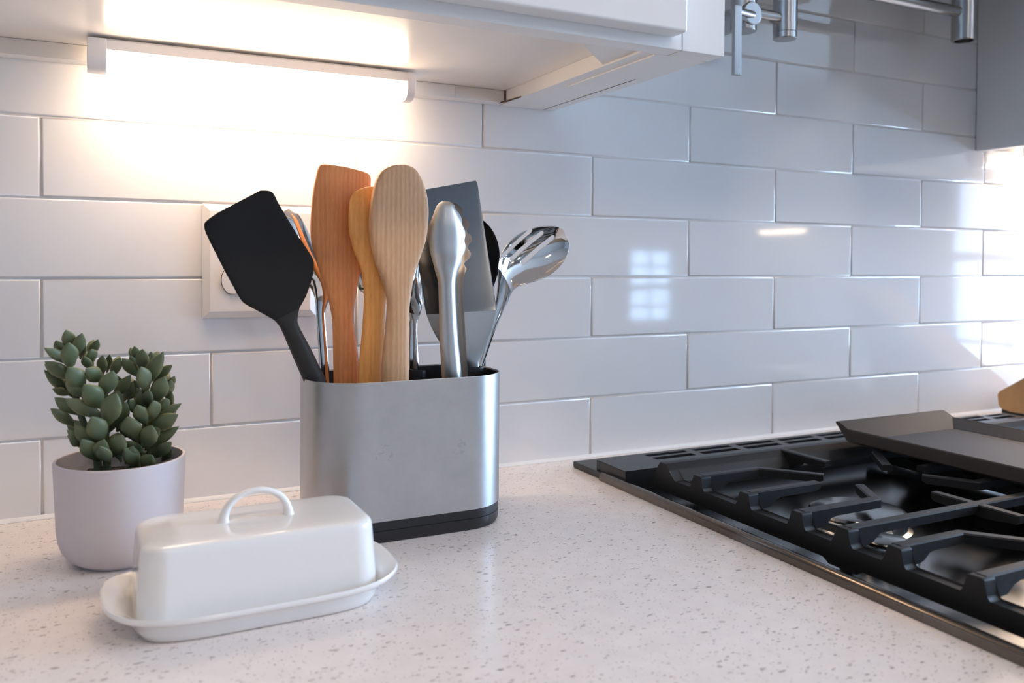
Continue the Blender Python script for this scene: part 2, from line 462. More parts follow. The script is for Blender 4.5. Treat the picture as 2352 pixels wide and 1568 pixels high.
# ------------------------------------------------------------------ worktop, with the cut-out for the cooktop
CX0, CX1, CYF, CYB = 0.5680, 1.3200, -0.600, -0.040
bm = bmesh.new()
for a in ((-1.3, CX0, -.650, -.0005), (CX0, CX1, CYB, -.0005), (CX1, 2.0, -.650, -.0005), (CX0, CX1, -.650, CYF)):
    box(a[0], a[1], a[2], a[3], -0.03, 0.0, bm=bm)
bmesh.ops.remove_doubles(bm, verts=bm.verts, dist=1e-5)
tag(obj('worktop', bm, M_quartz, smooth=False), 'pale quartz worktop with brown flecks running along the tiled wall', 'worktop')
base = obj('base_cabinet', box(-1.3, 2.0, -.60, -.0005, RZ0, -.3), M_cab)
tag(base, 'white base cabinet run under the flecked worktop', 'cabinet')
bm = bmesh.new(); bm.from_mesh(base.data)
for a in ((-1.3, CX0 - .004, -.60, -.0005), (CX1 + .004, 2.0, -.60, -.0005)): box(a[0], a[1], a[2], a[3], -.3, -.0302, bm=bm)
bm.to_mesh(base.data); bm.free()

# ------------------------------------------------------------------ upper cabinets
ZB, ZP = 0.4374, 0.4525
cab = thing('upper_cabinet', 'white upper cabinet over the utensils, its underside lit by a glowing lamp', 'cabinet', (0.1, -0.16, ZB))
X0, X1 = -0.75, 0.5575
obj('carcass', box(X0, X1 - .0005, -.2955, -.001, ZP + .001, 1.20, 0.0), M_cab, cab)
obj('bottom_panel', box(X0 + .02, .4885, -.2955, -.001, ZP, ZP + .0009), M_cabin, cab)
obj('face_frame', prism([(X0, ZB), (.5105, ZB), (.5105, 1.2), (X0, 1.2)], 'y', -.3175, -.296, .0006), M_cab, cab)
obj('stile', prism([(.5112, ZB - .0002), (X1 + .0005, ZB - .0002), (X1 + .0005, 1.2), (.5112, 1.2)], 'y', -.3178, -.296, .0006), M_cab, cab)
obj('side_panel', box(.4825, X1, -.2955, -.001, ZB, ZP, .0005), M_cabin, cab)
obj('seam', box(.5420, .5427, -.20, -.002, ZB - .00025, ZB + .001), M_crack, cab, smooth=False)
obj('filler_strip', box(.4975, .5015, -.2950, -.14, ZB - .0012, ZB + .001, .0004), M_cabin, cab)
obj('back_rail', box(X0, .4173, -.0200, -.001, ZB, ZP - .0002, .0004), M_cabin, cab)
obj('back_rail', box(.4180, .4810, -.0185, -.001, ZB + .0002, ZP - .0002, .0004), M_cabin, cab)
obj('seam', box(.4812, .4822, -.0205, -.001, ZB + .0015, ZP - .0003), M_crack, cab, smooth=False)
obj('seam', prism([(.4755, -.0151), (.4785, -.0310), (.4815, -.0600), (.4822, -.0600), (.4797, -.0300), (.4770, -.0151)], 'z', ZB - .0002, ZB + .0014), M_crack, cab, smooth=False)
obj('corner_block', prism([(.4190, -.2954), (.4822, -.2954), (.4822, -.2322)], 'z', ZB + .0018, ZP - .0003, .0006), M_cabin, cab)
# door with rounded lower edge and a recessed centre panel
dr = bmesh.new()
DX1, DZ0 = 0.5010, 0.4470
box(-.10, DX1, -.3385, -.3182, DZ0, 1.19, .0028, 3, bm=dr)
door = obj('door', dr, M_cab, cab)
obj('centre_panel', box(-.04, DX1 - .06, -.3400, -.3387, DZ0 + .06, 1.13, .0010), M_cab, door)

cab2 = thing('upper_cabinet', 'white upper cabinet right of the cooker, its near side in shadow', 'cabinet', (1.7, -0.16, .4385))
obj('carcass', box(1.3615, 2.2, -.296, -.001, .4525, 1.2), M_cab, cab2)
obj('side_panel', box(1.3610, 1.380, -.2955, -.0012, .4385, 1.2, .0006), M_cab, cab2)
obj('face_frame', box(1.3612, 2.2, -.318, -.2962, .4385, 1.2, .0006), M_cab, cab2)
obj('back_rail', box(1.3805, 2.2, -.020, -.001, .4385, .4522, .0004), M_cabin, cab2)
obj('door', box(1.415, 1.80, -.3385, -.3183, .447, 1.19, .0028, 3), M_cab, cab2)

hd = thing('range_hood', 'steel range hood over the cooktop, between the upper cabinets', 'range hood', (.96, -.25, .78))
obj('canopy', prism([(-.002, .78), (-.50, .78), (-.50, .83), (-.28, 1.15), (-.002, 1.15)], 'x', .575, 1.345, .003), M_nickel, hd)
obj('filter_panel', box(.60, 1.32, -.47, -.03, .774, .7795), M_steel, hd)
# ------------------------------------------------------------------ lamp bars under the cabinets
def lamp_bar(label, x0, x1, zt):
    t = thing('lamp_bar', label, 'lamp', ((x0 + x1) / 2, -.055, zt))
    ym, hw = -.0525, .0165
    hous = [(ym - hw + .002, zt), (ym - hw, zt - .002), (ym - hw, zt - .0105), (ym + hw, zt - .0105), (ym + hw, zt - .002), (ym + hw - .002, zt)]
    obj('housing', prism(hous, 'x', x0 + .0045, x1 - .0045, .0004), M_lamp, t)
    # diffuser: half-round, bowing down, broken by two soft ripples
    rings = []
    n = 60
    for i in range(n + 1):
        f = i / n; x = x0 + .0165 + (x1 - x0 - .026) * f
        rip = .0008 * (math.exp(-((f - .10) / .03) ** 2) + math.exp(-((f - .18) / .03) ** 2) + math.exp(-((f - .79) / .04) ** 2) + math.exp(-((f - .88) / .03) ** 2))
        ring = [(x, ym - hw + .0006, zt - .0107)]
        for k in range(13):
            a = PI * k / 12
            ring.append((x, ym - (hw - .0006) * sgnpow(math.cos(a), .75), zt - .0112 - (.0168 + rip) * sgnpow(math.sin(a), .75)))
        ring.append((x, ym + hw - .0006, zt - .0107))
        rings.append(ring)
    obj('diffuser', loft(rings), M_led, t)
    for a, b in ((x0, x0 + .0160), (x1 - .0090, x1)):
        ring0 = [(ym - hw - .0008, zt - .0005)]
        for k in range(15):
            q = PI * k / 14
            ring0.append((ym - (hw + .0008) * sgnpow(math.cos(q), .7), zt - .0110 - .0185 * sgnpow(math.sin(q), .7)))
        ring0.append((ym + hw + .0008, zt - .0005))
        obj('end_cap', prism(ring0, 'x', a, b, .0010), M_lamp, t)
    obj('mounting_clip', box(x0 + .06, x0 + .075, ym - .008, ym + .008, zt - .0002, zt + .0018), M_lamp, t)
    obj('mounting_clip', box(x1 - .075, x1 - .06, ym - .008, ym + .008, zt - .0002, zt + .0018), M_lamp, t)
    return t
lamp_bar('glowing white lamp bar fixed under the cabinet above the utensils', .0400, .3520, ZP - .0020)
lamp_bar('glowing lamp bar under the shadowed right hand cabinet, its end just showing', 1.432, 1.744, .4525 - .0020)

# ------------------------------------------------------------------ wall outlet, two gangs
ox0, ox1, oz0, oz1 = .1452, .2622, .1895, .3075
out = thing('wall_outlet', 'white two gang socket plate on the tiles behind the charcoal spatula', 'outlet', ((ox0 + ox1) / 2, -.001, (oz0 + oz1) / 2))
pl = bmesh.new()
lo = [pl.verts.new(p) for p in ((ox0, -.0006, oz0), (ox1, -.0006, oz0), (ox1, -.0006, oz1), (ox0, -.0006, oz1))]
mi = [pl.verts.new(p) for p in ((ox0, -.0022, oz0), (ox1, -.0022, oz0), (ox1, -.0022, oz1), (ox0, -.0022, oz1))]
b_ = .007
hi = [pl.verts.new(p) for p in ((ox0 + b_, -.0062, oz0 + b_), (ox1 - b_, -.0062, oz0 + b_), (ox1 - b_, -.0062, oz1 - b_), (ox0 + b_, -.0062, oz1 - b_))]
pl.faces.new(lo); pl.faces.new(hi)
for A, B in ((lo, mi), (mi, hi)):
    for k in range(4): pl.faces.new((A[k], A[(k + 1) % 4], B[(k + 1) % 4], B[k]))
obj('cover_plate', pl, M_plate, out, angle=15)
for gx in (.1806, .2268):
    for gz in (.2290, .2680):
        face = []
        for k in range(41):
            a = 2 * PI * k / 40
            face.append((gx + .0172 * math.cos(a), gz + max(-.0143, min(.0143, .0172 * math.sin(a)))))
        face = [p for i, p in enumerate(face[:-1]) if i == 0 or (abs(p[0] - face[i - 1][0]) + abs(p[1] - face[i - 1][1])) > 1e-6]
        ring = [(gx + (x - gx) * 1.035, gz + (z - gz) * 1.035) for x, z in face]
        obj('gap_ring', prism(ring, 'y', -.00635, -.0060), M_slotd, out, smooth=False)
        rc = obj('receptacle', prism(face, 'y', -.0078, -.0060, .0005), M_plate, out)
        for dx, h in ((-.0064, .0040), (.0064, .0032)):
            obj('slot', box(gx + dx - .0011, gx + dx + .0011, -.0080, -.0077, gz + .0015 - h, gz + .0015 + h), M_slotd, rc, smooth=False)
        obj('ground_hole', cyl((gx, -.0080, gz - .0085), (gx, -.0077, gz - .0085), .0024, 16), M_slotd, rc, smooth=False)
    obj('screw', cyl((gx, -.0070, .2485), (gx, -.0061, .2485), .0030, 16), M_plate, out)

# ------------------------------------------------------------------ pot filler on the wall
pf = thing('pot_filler', 'brushed nickel folding pot filler tap on the wall above the cooktop', 'tap', (.775, -.004, .585))
Y = -.080
obj('wall_flange', lathe([(0, 0), (.031, 0), (.031, .005), (.027, .010), (.018, .012), (.018, .030), (0, .030)], 40, (.790, -.001, .565), 'y'), M_chrome, pf)
obj('valve_body', join(cyl((.790, -.0305, .565), (.790, -.098, .565), .0150, 32, .002), cyl((.790, Y, .545), (.790, Y, .590), .0165, 32, .002)), M_nickel, pf)
obj('lower_arm', tube([(.796, Y, .5705), (.8605, Y, .5705)], .0082, 24), M_nickel, pf)
obj('elbow_joint', lathe([(0, 0), (.0145, 0), (.0152, .0008), (.0152, .0075), (.0146, .0079), (.0146, .0085), (.0155, .0090), (.0155, .110), (0, .110)], 40, (.8605, Y, .5445)), M_nickel, pf)
obj('upper_arm', tube([(.8605, Y, .627), (1.217, Y, .627)], .0085, 24), M_nickel, pf)
obj('outlet_joint', lathe([(0, .012), (.0135, .012), (.0135, .0), (.0165, 0), (.0178, .001), (.0178, .110), (0, .110)], 40, (1.2165, Y, .5855)), M_nickel, pf)
lv = obj('lever_handle', box(.7465, .7572, -.1145, -.1085, .4800, .5650, .0008), M_nickel, pf)
obj('lever_stem', tube([(.7530, -.109, .560), (.790, -.097, .563)], .0045, 16), M_nickel, lv)

# ------------------------------------------------------------------ cooktop
ct = thing('gas_cooktop', 'black gas cooktop with bronze side trim let into the worktop', 'cooktop', ((CX0 + CX1) / 2, -.32, 0))
obj('pan', box(CX0 + .0125, CX1 - .0125, CYF + .004, -.145, -.028, -.0030, .002), M_pan, ct)
obj('pan_tray', box(CX0 + .001, CX1 - .001, CYF + .001, CYB - .001, -.040, -.0285), M_vent, ct)
def trim_strip(xo, s):
    arc = [(xo + s * (.0052 - .0046 * math.cos(PI * k / 16)), .0050 + .0046 * math.sin(PI * k / 16)) for k in range(17)]
    pts = [(xo, .0002), (xo + s * .0004, .0030)] + arc + [(xo + s * .0098, -.020), (xo + s * .0054, -.020), (xo + s * .0054, .0002)]
    return prism(pts, 'y', CYF - .02, -.1040)
obj('side_trim', trim_strip(.5634, 1), M_trim, ct)
obj('side_trim', trim_strip(1.3246, -1), M_trim, ct)
obj('rear_flange', box(.5672, 1.3208, -.1020, -.0385, .0002, .0080, .0018), M_vent, ct)
# raised vent with two rows of slots cut through its top
vent = bmesh.new()
VX0, VX1, VY0, VY1, VZ = .5715, 1.3165, -.1460, -.0860, .0190
slots = []
x = .6370
k = 0
while x < VX1 - .03:
    slots.append((x, min(x + .0585, VX1 - .012), -.0975, -.0885)); x += .0700
x = .6370
while x < VX1 - .03:
    slots.append((x, min(x + .0575, VX1 - .012), -.1150, -.1040)); x += .0690
xs = sorted({VX0, VX1} | {v for s in slots for v in s[:2]})
ys = sorted({VY0, VY1} | {v for s in slots for v in s[2:]})
for i in range(len(xs) - 1):
    for j in range(len(ys) - 1):
        cx, cy = (xs[i] + xs[i + 1]) / 2, (ys[j] + ys[j + 1]) / 2
        if any(s[0] < cx < s[1] and s[2] < cy < s[3] for s in slots): continue
        vent.faces.new([vent.verts.new(p) for p in ((xs[i], ys[j], VZ), (xs[i + 1], ys[j], VZ), (xs[i + 1], ys[j + 1], VZ), (xs[i], ys[j + 1], VZ))])
for s in slots:
    q = ((s[0], s[2]), (s[1], s[2]), (s[1], s[3]), (s[0], s[3]))
    for n in range(4):
        a, b = q[n], q[(n + 1) % 4]
        vent.faces.new([vent.verts.new(p) for p in ((*a, VZ), (*b, VZ), (*b, VZ - .005), (*a, VZ - .005))])
bmesh.ops.remove_doubles(vent, verts=vent.verts, dist=1e-5)
vt = obj('vent_cover', vent, M_vent, ct, smooth=False)
r_ = .003
obj('vent_skirt', join(
    loft([[(VX0, VY0, .0082), (VX1, VY0, .0082), (VX1, VY1, .0082), (VX0, VY1, .0082)], [(VX0, VY0 - .0, VZ - .0005), (VX1, VY0, VZ - .0005), (VX1, VY1, VZ - .0005), (VX0, VY1, VZ - .0005)]], cap=False),
    loft([[(VX0, VY0, -.0028), (VX1, VY0, -.0028)][::1] + [(VX1, VY0 + .002, -.0028), (VX0, VY0 + .002, -.0028)], [(VX0, VY0, .0084), (VX1, VY0, .0084), (VX1, VY0 + .002, .0084), (VX0, VY0 + .002, .0084)]])), M_vent, vt, smooth=False)
obj('vent_floor', box(VX0 + .002, VX1 - .002, VY0 + .0025, VY1 - .001, .0082, .0095), M_slotd, vt, smooth=False)
# burners
def burner(cx, cy, rb, rc, hb, hc, label=None, prongs=False):
    b = obj('burner', lathe([(0, 0), (rb * 1.12, 0), (rb * 1.10, .0025), (rb, .004), (rb, hb - .002), (rb * .97, hb), (0, hb)], 56, (cx, cy, -.0030)), M_alu, ct)
    obj('burner_cap', lathe([(0, hb + .0002), (rc * .86, hb + .0002), (rc * .97, hb + .001), (rc, hb + .0026), (rc * .97, hb + hc * .8), (rc * .86, hb + hc), (0, hb + hc + .001)], 56, (cx, cy, -.0030)), M_pan, b)
    obj('igniter', join(cyl((cx + rb * 1.02, cy + rb * .72, -.003), (cx + rb * 1.02, cy + rb * .72, .012), .0030, 14, .0006), cyl((cx + rb * 1.02, cy + rb * .72, .012), (cx + rb * 1.02, cy + rb * .72, .0155), .0018, 12, .0006)), M_lamp, b)
burner(.6540, -.4210, .0235, .0175, .0150, .0030)
burner(.7020, -.3480, .0440, .0450, .0130, .0060)
burner(.7610, -.5440, .0380, .0360, .0120, .0060)
burner(1.1250, -.3110, .0380, .0360, .0120, .0060)
burner(1.1250, -.5440, .0380, .0360, .0120, .0060)

# cast-iron grates; z 0.0354 is the cooking plane
GZ = .0350
def finger(path, w=.0095, root=.0165, thin=.0082, both=False, gz=None):
    """bar along path (x, y) at the cooking plane: deep where it leaves the rail, soon arching up to a slim finger."""
    P = [Vector((a[0], a[1], 0)) for a in path]; rings = []
    L = len(P); S_ = [0.0]
    for i in range(1, L): S_.append(S_[-1] + (P[i] - P[i - 1]).length)
    for i, p in enumerate(P):
        t = (P[min(i + 1, L - 1)] - P[max(i - 1, 0)]).normalized(); s = Vector((t.y, -t.x, 0))
        d = min(S_[i], S_[-1] - S_[i]) if both else S_[i]
        k = max(0.0, min(1.0, (d - .020) / .014)); k = k * k * (3 - 2 * k)
        hh = root + (thin - root) * k; ww = w * (1 - .12 * S_[i] / S_[-1])
        if i == L - 1 and not both: hh *= .7
        zt = gz or GZ; c = .0011
        a, b = s * (ww / 2), s * (ww / 2 + .0007)
        q = [(-b, zt - hh), (-b, zt - c), (-a + s * c * .6, zt), (a - s * c * .6, zt), (b, zt - c), (b, zt - hh)]
        rings.append([tuple(p + o + Vector((0, 0, z))) for o, z in q])
    return loft(rings)
def dens(path, n=12):
    out = []
    for a, b in zip(path, path[1:]):
        for i in range(n): out.append((a[0] + (b[0] - a[0]) * i / n, a[1] + (b[1] - a[1]) * i / n))
    out.append(path[-1]); return out
YB, YFR, YC = -.1760, -.6800, -.4280
POSTS = [-.2430, -.3115, -.3780, -.4280, -.4780, -.5445, -.6130]
def side_rail(xa, xb):
    """profile in (y, z): a low rail with a post under every finger, and a tall corner at either end."""
    top = [(YB + .006, GZ - .022), (YB + .0035, GZ - .010), (YB - .004, GZ), (YB - .014, GZ), (YB - .021, GZ - .006), (YB - .030, .0190)]
    for y in POSTS:
        top += [(y + .0105, .0195), (y + .0082, .0225), (y + .0068, GZ - .0018), (y + .0055, GZ - .0004), (y - .0055, GZ - .0004), (y - .0068, GZ - .0018), (y - .0082, .0225), (y - .0105, .0195)]
    top += [(YFR + .030, .0190), (YFR + .021, GZ - .006), (YFR + .014, GZ), (YFR + .004, GZ), (YFR - .0035, GZ - .010), (YFR - .006, GZ - .022)]
    bot = [(YFR - .006, -.0005), (YFR + .016, -.0005), (YFR + .022, .0062)]
    for y, d in ((YC, .0145),):
        bot += [(y - d - .005, .0062), (y - d, .0005), (y + d, .0005), (y + d + .005, .0062)]
    bot += [(YB - .028, .0062), (YB - .020, .0040), (YB + .0050, .0040)]
    return prism(top + bot, 'x', xa, xb, .0012, 2)
def grate(x0, x1, label):
    t = thing('cooktop_grate', label, 'grate', ((x0 + x1) / 2, YC, -.003), 'cast iron grates of the cooktop')
    xm = (x0 + x1) / 2
    obj('side_rail', side_rail(x0, x0 + .0125), M_iron, t)
    obj('side_rail', side_rail(x1 - .0125, x1), M_iron, t)
    for ye, s in ((YB, 1), (YFR, -1)):
        prof = [(ye + s * .004, .0120), (ye + s * .0030, GZ - .010), (ye - s * .004, GZ), (ye - s * .014, GZ), (ye - s * .021, GZ - .006), (ye - s * .030, .0185), (ye - s * .030, .0100)]
        obj('end_rail', prism(prof, 'x', x0 + .011, x1 - .011, .0012), M_iron, t)
        obj('finger', finger(dens([(xm, ye - s * .012), (xm, ye - s * .080)]), gz=GZ + .0003), M_iron, t)
    w = x1 - x0
    for side in (0, 1):
        X = (lambda u: x0 + u) if side == 0 else (lambda u: x1 - u)
        for yb, d in ((-.3115, 1), (-.5445, 1)):
            obj('finger', finger(dens([(X(.006), yb + .0685), (X(.080), yb + .0685), (X(.122), yb + .018)])), M_iron, t)
            obj('finger', finger(dens([(X(.006), yb), (X(.094), yb)])), M_iron, t)
            yo = yb - .0665
            obj('finger', finger(dens([(X(.006), yo), (X(.098), yo), (X(.124), yb - .026)])), M_iron, t)
    obj('cross_bar', finger(dens([(x0 + .006, YC), (x1 - .006, YC)], 40), both=True), M_iron, t)
    obj('spine_bar', join(finger(dens([(xm, YC), (xm, YC + .043)]), root=.0100, gz=GZ - .0003), finger(dens([(xm, YC), (xm, YC - .043)]), root=.0100, gz=GZ - .0003)), M_iron, t)
    for x in (x0 + .0062, x1 - .0062):
        for y in (YC,):
            obj('rubber_foot', lathe([(0, 0), (.0050, 0), (.0056, .0012), (.0056, .0032), (0, .0032)], 20, (x, y, -.0029)), M_blackp, t)
    return t
grate(.5925, .9300, 'left cast iron grate, nearest the worktop edge, its burners in view')
grate(.9560, 1.2935, 'right cast iron grate, mostly hidden behind the flat griddle')

gd = thing('griddle', 'dark grey flat griddle plate with raised back resting across both grates', 'griddle', (.942, -.40, GZ))
GX0, GX1, GYB, GYF = .8470, 1.0375, -.2060, -.6400
gz0, gz1, gzt = GZ + .0030, GZ + .0095, GZ + .0193
plate = obj('plate', box(GX0 + .020, GX1 - .020, GYF + .004, GYB - .010, gz0, gz1, .0004), M_gridd, gd)
for s, xo in ((1, GX0), (-1, GX1)):
    pr_ = [(xo, gz0 + .0020), (xo + s * .0020, gz0), (xo + s * .026, gz0 + .0003), (xo + s * .026, gz1 + .0003), (xo + s * .0050, gzt - .0012), (xo + s * .0025, gzt), (xo + s * .0006, gzt - .0004), (xo, gzt - .0016)]
    obj('side_lip', prism(pr_, 'y', GYF + .002, GYB + .001, .0004, 1), M_gridd, gd, angle=18)
back = [(GYB - .0175, gz1 - .0002), (GYB + .0125, GZ + .0240), (GYB + .0165, GZ + .0256), (GYB + .0195, GZ + .0252), (GYB + .0205, GZ + .0238), (GYB + .0030, gz0 + .0016), (GYB - .0010, gz0), (GYB - .0175, gz0 + .0002)]
obj('back_wall', prism(back, 'x', GX0 + .0002, GX1 - .0002, .0004, 1), M_gridd, gd, angle=18)
for fx in (GX0 + .02, GX1 - .02):
    for fy in (GYB - .04, GYF + .06):
        obj('foot', lathe([(0, 0), (.006, 0), (.007, .001), (.007, .0036), (0, .0036)], 20, (fx, fy, GZ - .0004)), M_gridd, gd)

# ------------------------------------------------------------------ knife block, far right
kb = thing('wooden_block', 'slanted honey coloured wooden block on a dark foot, beyond the cooktop', 'wooden block', (1.445, -.13, 0))
KX0, KX1 = 1.392, 1.500
prof = [(-.0245, .0340), (-.0270, .0160), (-.0330, .0110), (-.0480, .0090), (-.2230, .0090), (-.2290, .0140), (-.2310, .0600), (-.2400, .0980), (-.2620, .1360), (-.3040, .1740), (-.3060, .1820), (-.2920, .2050), (-.2840, .2080), (-.2740, .2060), (-.0280, .0400)]
obj('body', prism(prof, 'x', KX0, KX1, .0022, 3), M_block, kb, angle=25)
obj('foot', box(KX0 + .004, KX1 - .004, -.220, -.0300, .0002, .0130, .002), M_blackp, kb)

# ------------------------------------------------------------------ measured shapes, in metres
# flat tools: (x left, z left, x right, z right, y) from the tip down; leaves: base, tip, width
U = {}
U['A']=[(0.1395,0.2898,0.1761,0.3111,-0.16),(0.1314,0.2832,0.1836,0.3111,-0.16),(0.1296,0.2791,0.1877,0.3082,-0.16),(0.1317,0.271,0.1919,0.2999,-0.16),(0.1441,0.245,0.2072,0.2744,-0.16),(0.1538,0.2261,0.2212,0.2531,-0.16),(0.1578,0.2185,0.2228,0.2445,-0.16),(0.1629,0.212,0.2213,0.2335,-0.16),(0.177,0.2037,0.2158,0.2178,-0.16),(0.1882,0.1969,0.2104,0.2081,-0.16),(0.1924,0.1918,0.2085,0.1992,-0.16),(0.1958,0.1851,0.2097,0.1913,-0.16),(0.2039,0.1654,0.2198,0.1718,-0.16),(0.2129,0.1442,0.2301,0.1503,-0.16),(0.2275,0.1108,0.245,0.1176,-0.16),(0.2679,0.0081,0.2868,0.0139,-0.16)]
U['B']=[(0.2517,0.3374,0.2558,0.3369,-0.148),(0.2346,0.3385,0.2732,0.3333,-0.148),(0.2302,0.3354,0.2787,0.3295,-0.148),(0.2282,0.329,0.2792,0.3213,-0.148),(0.2247,0.3089,0.2797,0.3029,-0.148),(0.2231,0.285,0.2798,0.2824,-0.148),(0.2236,0.2691,0.2781,0.2659,-0.148),(0.2272,0.2532,0.274,0.2503,-0.148),(0.2336,0.2332,0.2681,0.2331,-0.148),(0.2398,0.213,0.2644,0.2127,-0.148),(0.243,0.1968,0.2632,0.1963,-0.148),(0.2439,0.1766,0.2654,0.1758,-0.148),(0.2444,0.1563,0.268,0.1552,-0.148),(0.2448,0.136,0.2685,0.1346,-0.148),(0.2456,0.0179,0.2697,0.0148,-0.148)]
U['C']=[(0.2738,0.3184,0.2805,0.3187,-0.1645),(0.2676,0.3173,0.2863,0.3182,-0.1645),(0.2595,0.3132,0.3011,0.315,-0.1645),(0.255,0.3051,0.3055,0.307,-0.1645),(0.2539,0.2891,0.3077,0.2907,-0.1645),(0.2551,0.2733,0.3069,0.2743,-0.1645),(0.2596,0.2574,0.3027,0.2579,-0.1645),(0.2658,0.2415,0.2963,0.2415,-0.1645),(0.2684,0.2254,0.2917,0.2252,-0.1645),(0.2684,0.2093,0.2889,0.209,-0.1645),(0.2668,0.1852,0.2877,0.1846,-0.1645),(0.2645,0.1612,0.2869,0.1602,-0.1645),(0.2629,0.1371,0.2866,0.1358,-0.1645),(0.2604,0.0204,0.2854,0.0173,-0.1645)]
U['D']=[(0.2923,0.3375,0.2977,0.338,-0.183),(0.2874,0.3364,0.3032,0.3379,-0.183),(0.2783,0.3308,0.3116,0.3338,-0.183),(0.2731,0.3203,0.3181,0.3232,-0.183),(0.2695,0.3045,0.3224,0.3085,-0.183),(0.268,0.2848,0.3234,0.2904,-0.183),(0.2692,0.2672,0.3209,0.2701,-0.183),(0.2734,0.2496,0.315,0.2518,-0.183),(0.2795,0.2338,0.3096,0.2357,-0.183),(0.2841,0.2179,0.3067,0.2176,-0.183),(0.2846,0.206,0.3055,0.2056,-0.183),(0.2826,0.1822,0.3052,0.1815,-0.183),(0.2802,0.1585,0.3053,0.1573,-0.183),(0.2795,0.1386,0.3054,0.1371,-0.183),(0.2791,0.0191,0.3051,0.0158,-0.183)]
U['E']=[(0.1976,0.293,0.2075,0.2981,-0.13),(0.1937,0.2849,0.2167,0.2916,-0.13),(0.1957,0.271,0.2248,0.2768,-0.13),(0.2036,0.253,0.2338,0.2573,-0.13),(0.2148,0.2369,0.243,0.2389,-0.13),(0.2249,0.2267,0.248,0.2286,-0.13),(0.2307,0.2156,0.2459,0.2154,-0.13),(0.2323,0.2021,0.2414,0.2031,-0.13),(0.2328,0.1918,0.2414,0.1916,-0.13),(0.2353,0.1465,0.2453,0.146,-0.13),(0.2406,0.022,0.2544,0.0203,-0.13)]
U['F']=[(0.2931,0.2728,0.3197,0.2733,-0.13),(0.2779,0.2641,0.3342,0.2649,-0.13),(0.2715,0.2494,0.3403,0.252,-0.13),(0.2707,0.2327,0.3408,0.2324,-0.13),(0.2768,0.218,0.3391,0.2151,-0.13),(0.2977,0.2092,0.3382,0.2043,-0.13),(0.3155,0.2017,0.3355,0.1956,-0.13),(0.3228,0.1873,0.3333,0.187,-0.13),(0.3229,0.1636,0.3338,0.1632,-0.13),(0.323,0.1377,0.3362,0.137,-0.13)]
U['Fg']=[(0.3226,0.1407,0.3408,0.138,-0.13),(0.3217,0.1334,0.3418,0.1306,-0.13),(0.3222,0.0208,0.3415,0.0186,-0.13)]
U['H']=[(0.325,0.3173,0.394,0.3318,-0.127),(0.3231,0.3155,0.3983,0.3307,-0.1273),(0.3256,0.2926,0.4007,0.3037,-0.1323),(0.3285,0.254,0.4053,0.2547,-0.1411),(0.3329,0.2075,0.4095,0.2062,-0.1505),(0.3342,0.1983,0.4094,0.201,-0.152),(0.3397,0.1862,0.4067,0.1865,-0.1507),(0.3495,0.1708,0.4012,0.1702,-0.1491),(0.3639,0.1585,0.3961,0.1571,-0.1478),(0.376,0.15,0.3932,0.1492,-0.147),(0.3796,0.1446,0.393,0.1439,-0.1465),(0.3816,0.132,0.3936,0.1314,-0.1452)]
U['Hg']=[(0.3765,0.1422,0.3966,0.1403,-0.147),(0.3747,0.1361,0.3971,0.1336,-0.147),(0.3674,0.0198,0.3878,0.0175,-0.147)]
U['I']=[(0.3409,0.3071,0.348,0.3065,-0.178),(0.3348,0.3028,0.3529,0.3026,-0.178),(0.3296,0.2903,0.3593,0.2924,-0.178),(0.327,0.2817,0.3625,0.2834,-0.178),(0.3262,0.2723,0.3643,0.2734,-0.178),(0.3267,0.2654,0.3644,0.2659,-0.178),(0.328,0.2581,0.3631,0.258,-0.178),(0.3307,0.2491,0.36,0.248,-0.178),(0.3334,0.2397,0.356,0.2384,-0.178),(0.3361,0.2294,0.3538,0.2272,-0.178),(0.337,0.2088,0.3548,0.206,-0.178),(0.3381,0.1738,0.3573,0.1731,-0.178),(0.3405,0.1386,0.3611,0.1382,-0.178),(0.3479,0.0215,0.3705,0.0188,-0.178)]
U['I2']=[(0.3499,0.3066,0.3562,0.306,-0.171),(0.3437,0.3022,0.3626,0.3012,-0.171),(0.3385,0.2897,0.3686,0.2922,-0.171),(0.3359,0.2809,0.3723,0.283,-0.171),(0.335,0.2714,0.3738,0.2729,-0.171),(0.3355,0.2644,0.3738,0.2653,-0.171),(0.3369,0.257,0.3729,0.2569,-0.171),(0.3396,0.2479,0.3702,0.2467,-0.171),(0.3423,0.2383,0.3662,0.2375,-0.171),(0.345,0.2283,0.3653,0.2265,-0.171),(0.346,0.2083,0.3659,0.2055,-0.171),(0.3471,0.1728,0.368,0.1721,-0.171),(0.3496,0.1371,0.3705,0.1368,-0.171),(0.357,0.0186,0.3801,0.0158,-0.171)]
U['J']=[(0.3814,0.2981,0.406,0.297,-0.115),(0.3718,0.2813,0.4201,0.2851,-0.115),(0.3695,0.2633,0.4283,0.2696,-0.115),(0.3769,0.241,0.4305,0.2503,-0.115),(0.3916,0.2229,0.4266,0.2318,-0.115),(0.4016,0.2046,0.4176,0.2089,-0.115),(0.4043,0.1772,0.4143,0.1769,-0.115),(0.4054,0.0028,0.418,0.0013,-0.115)]
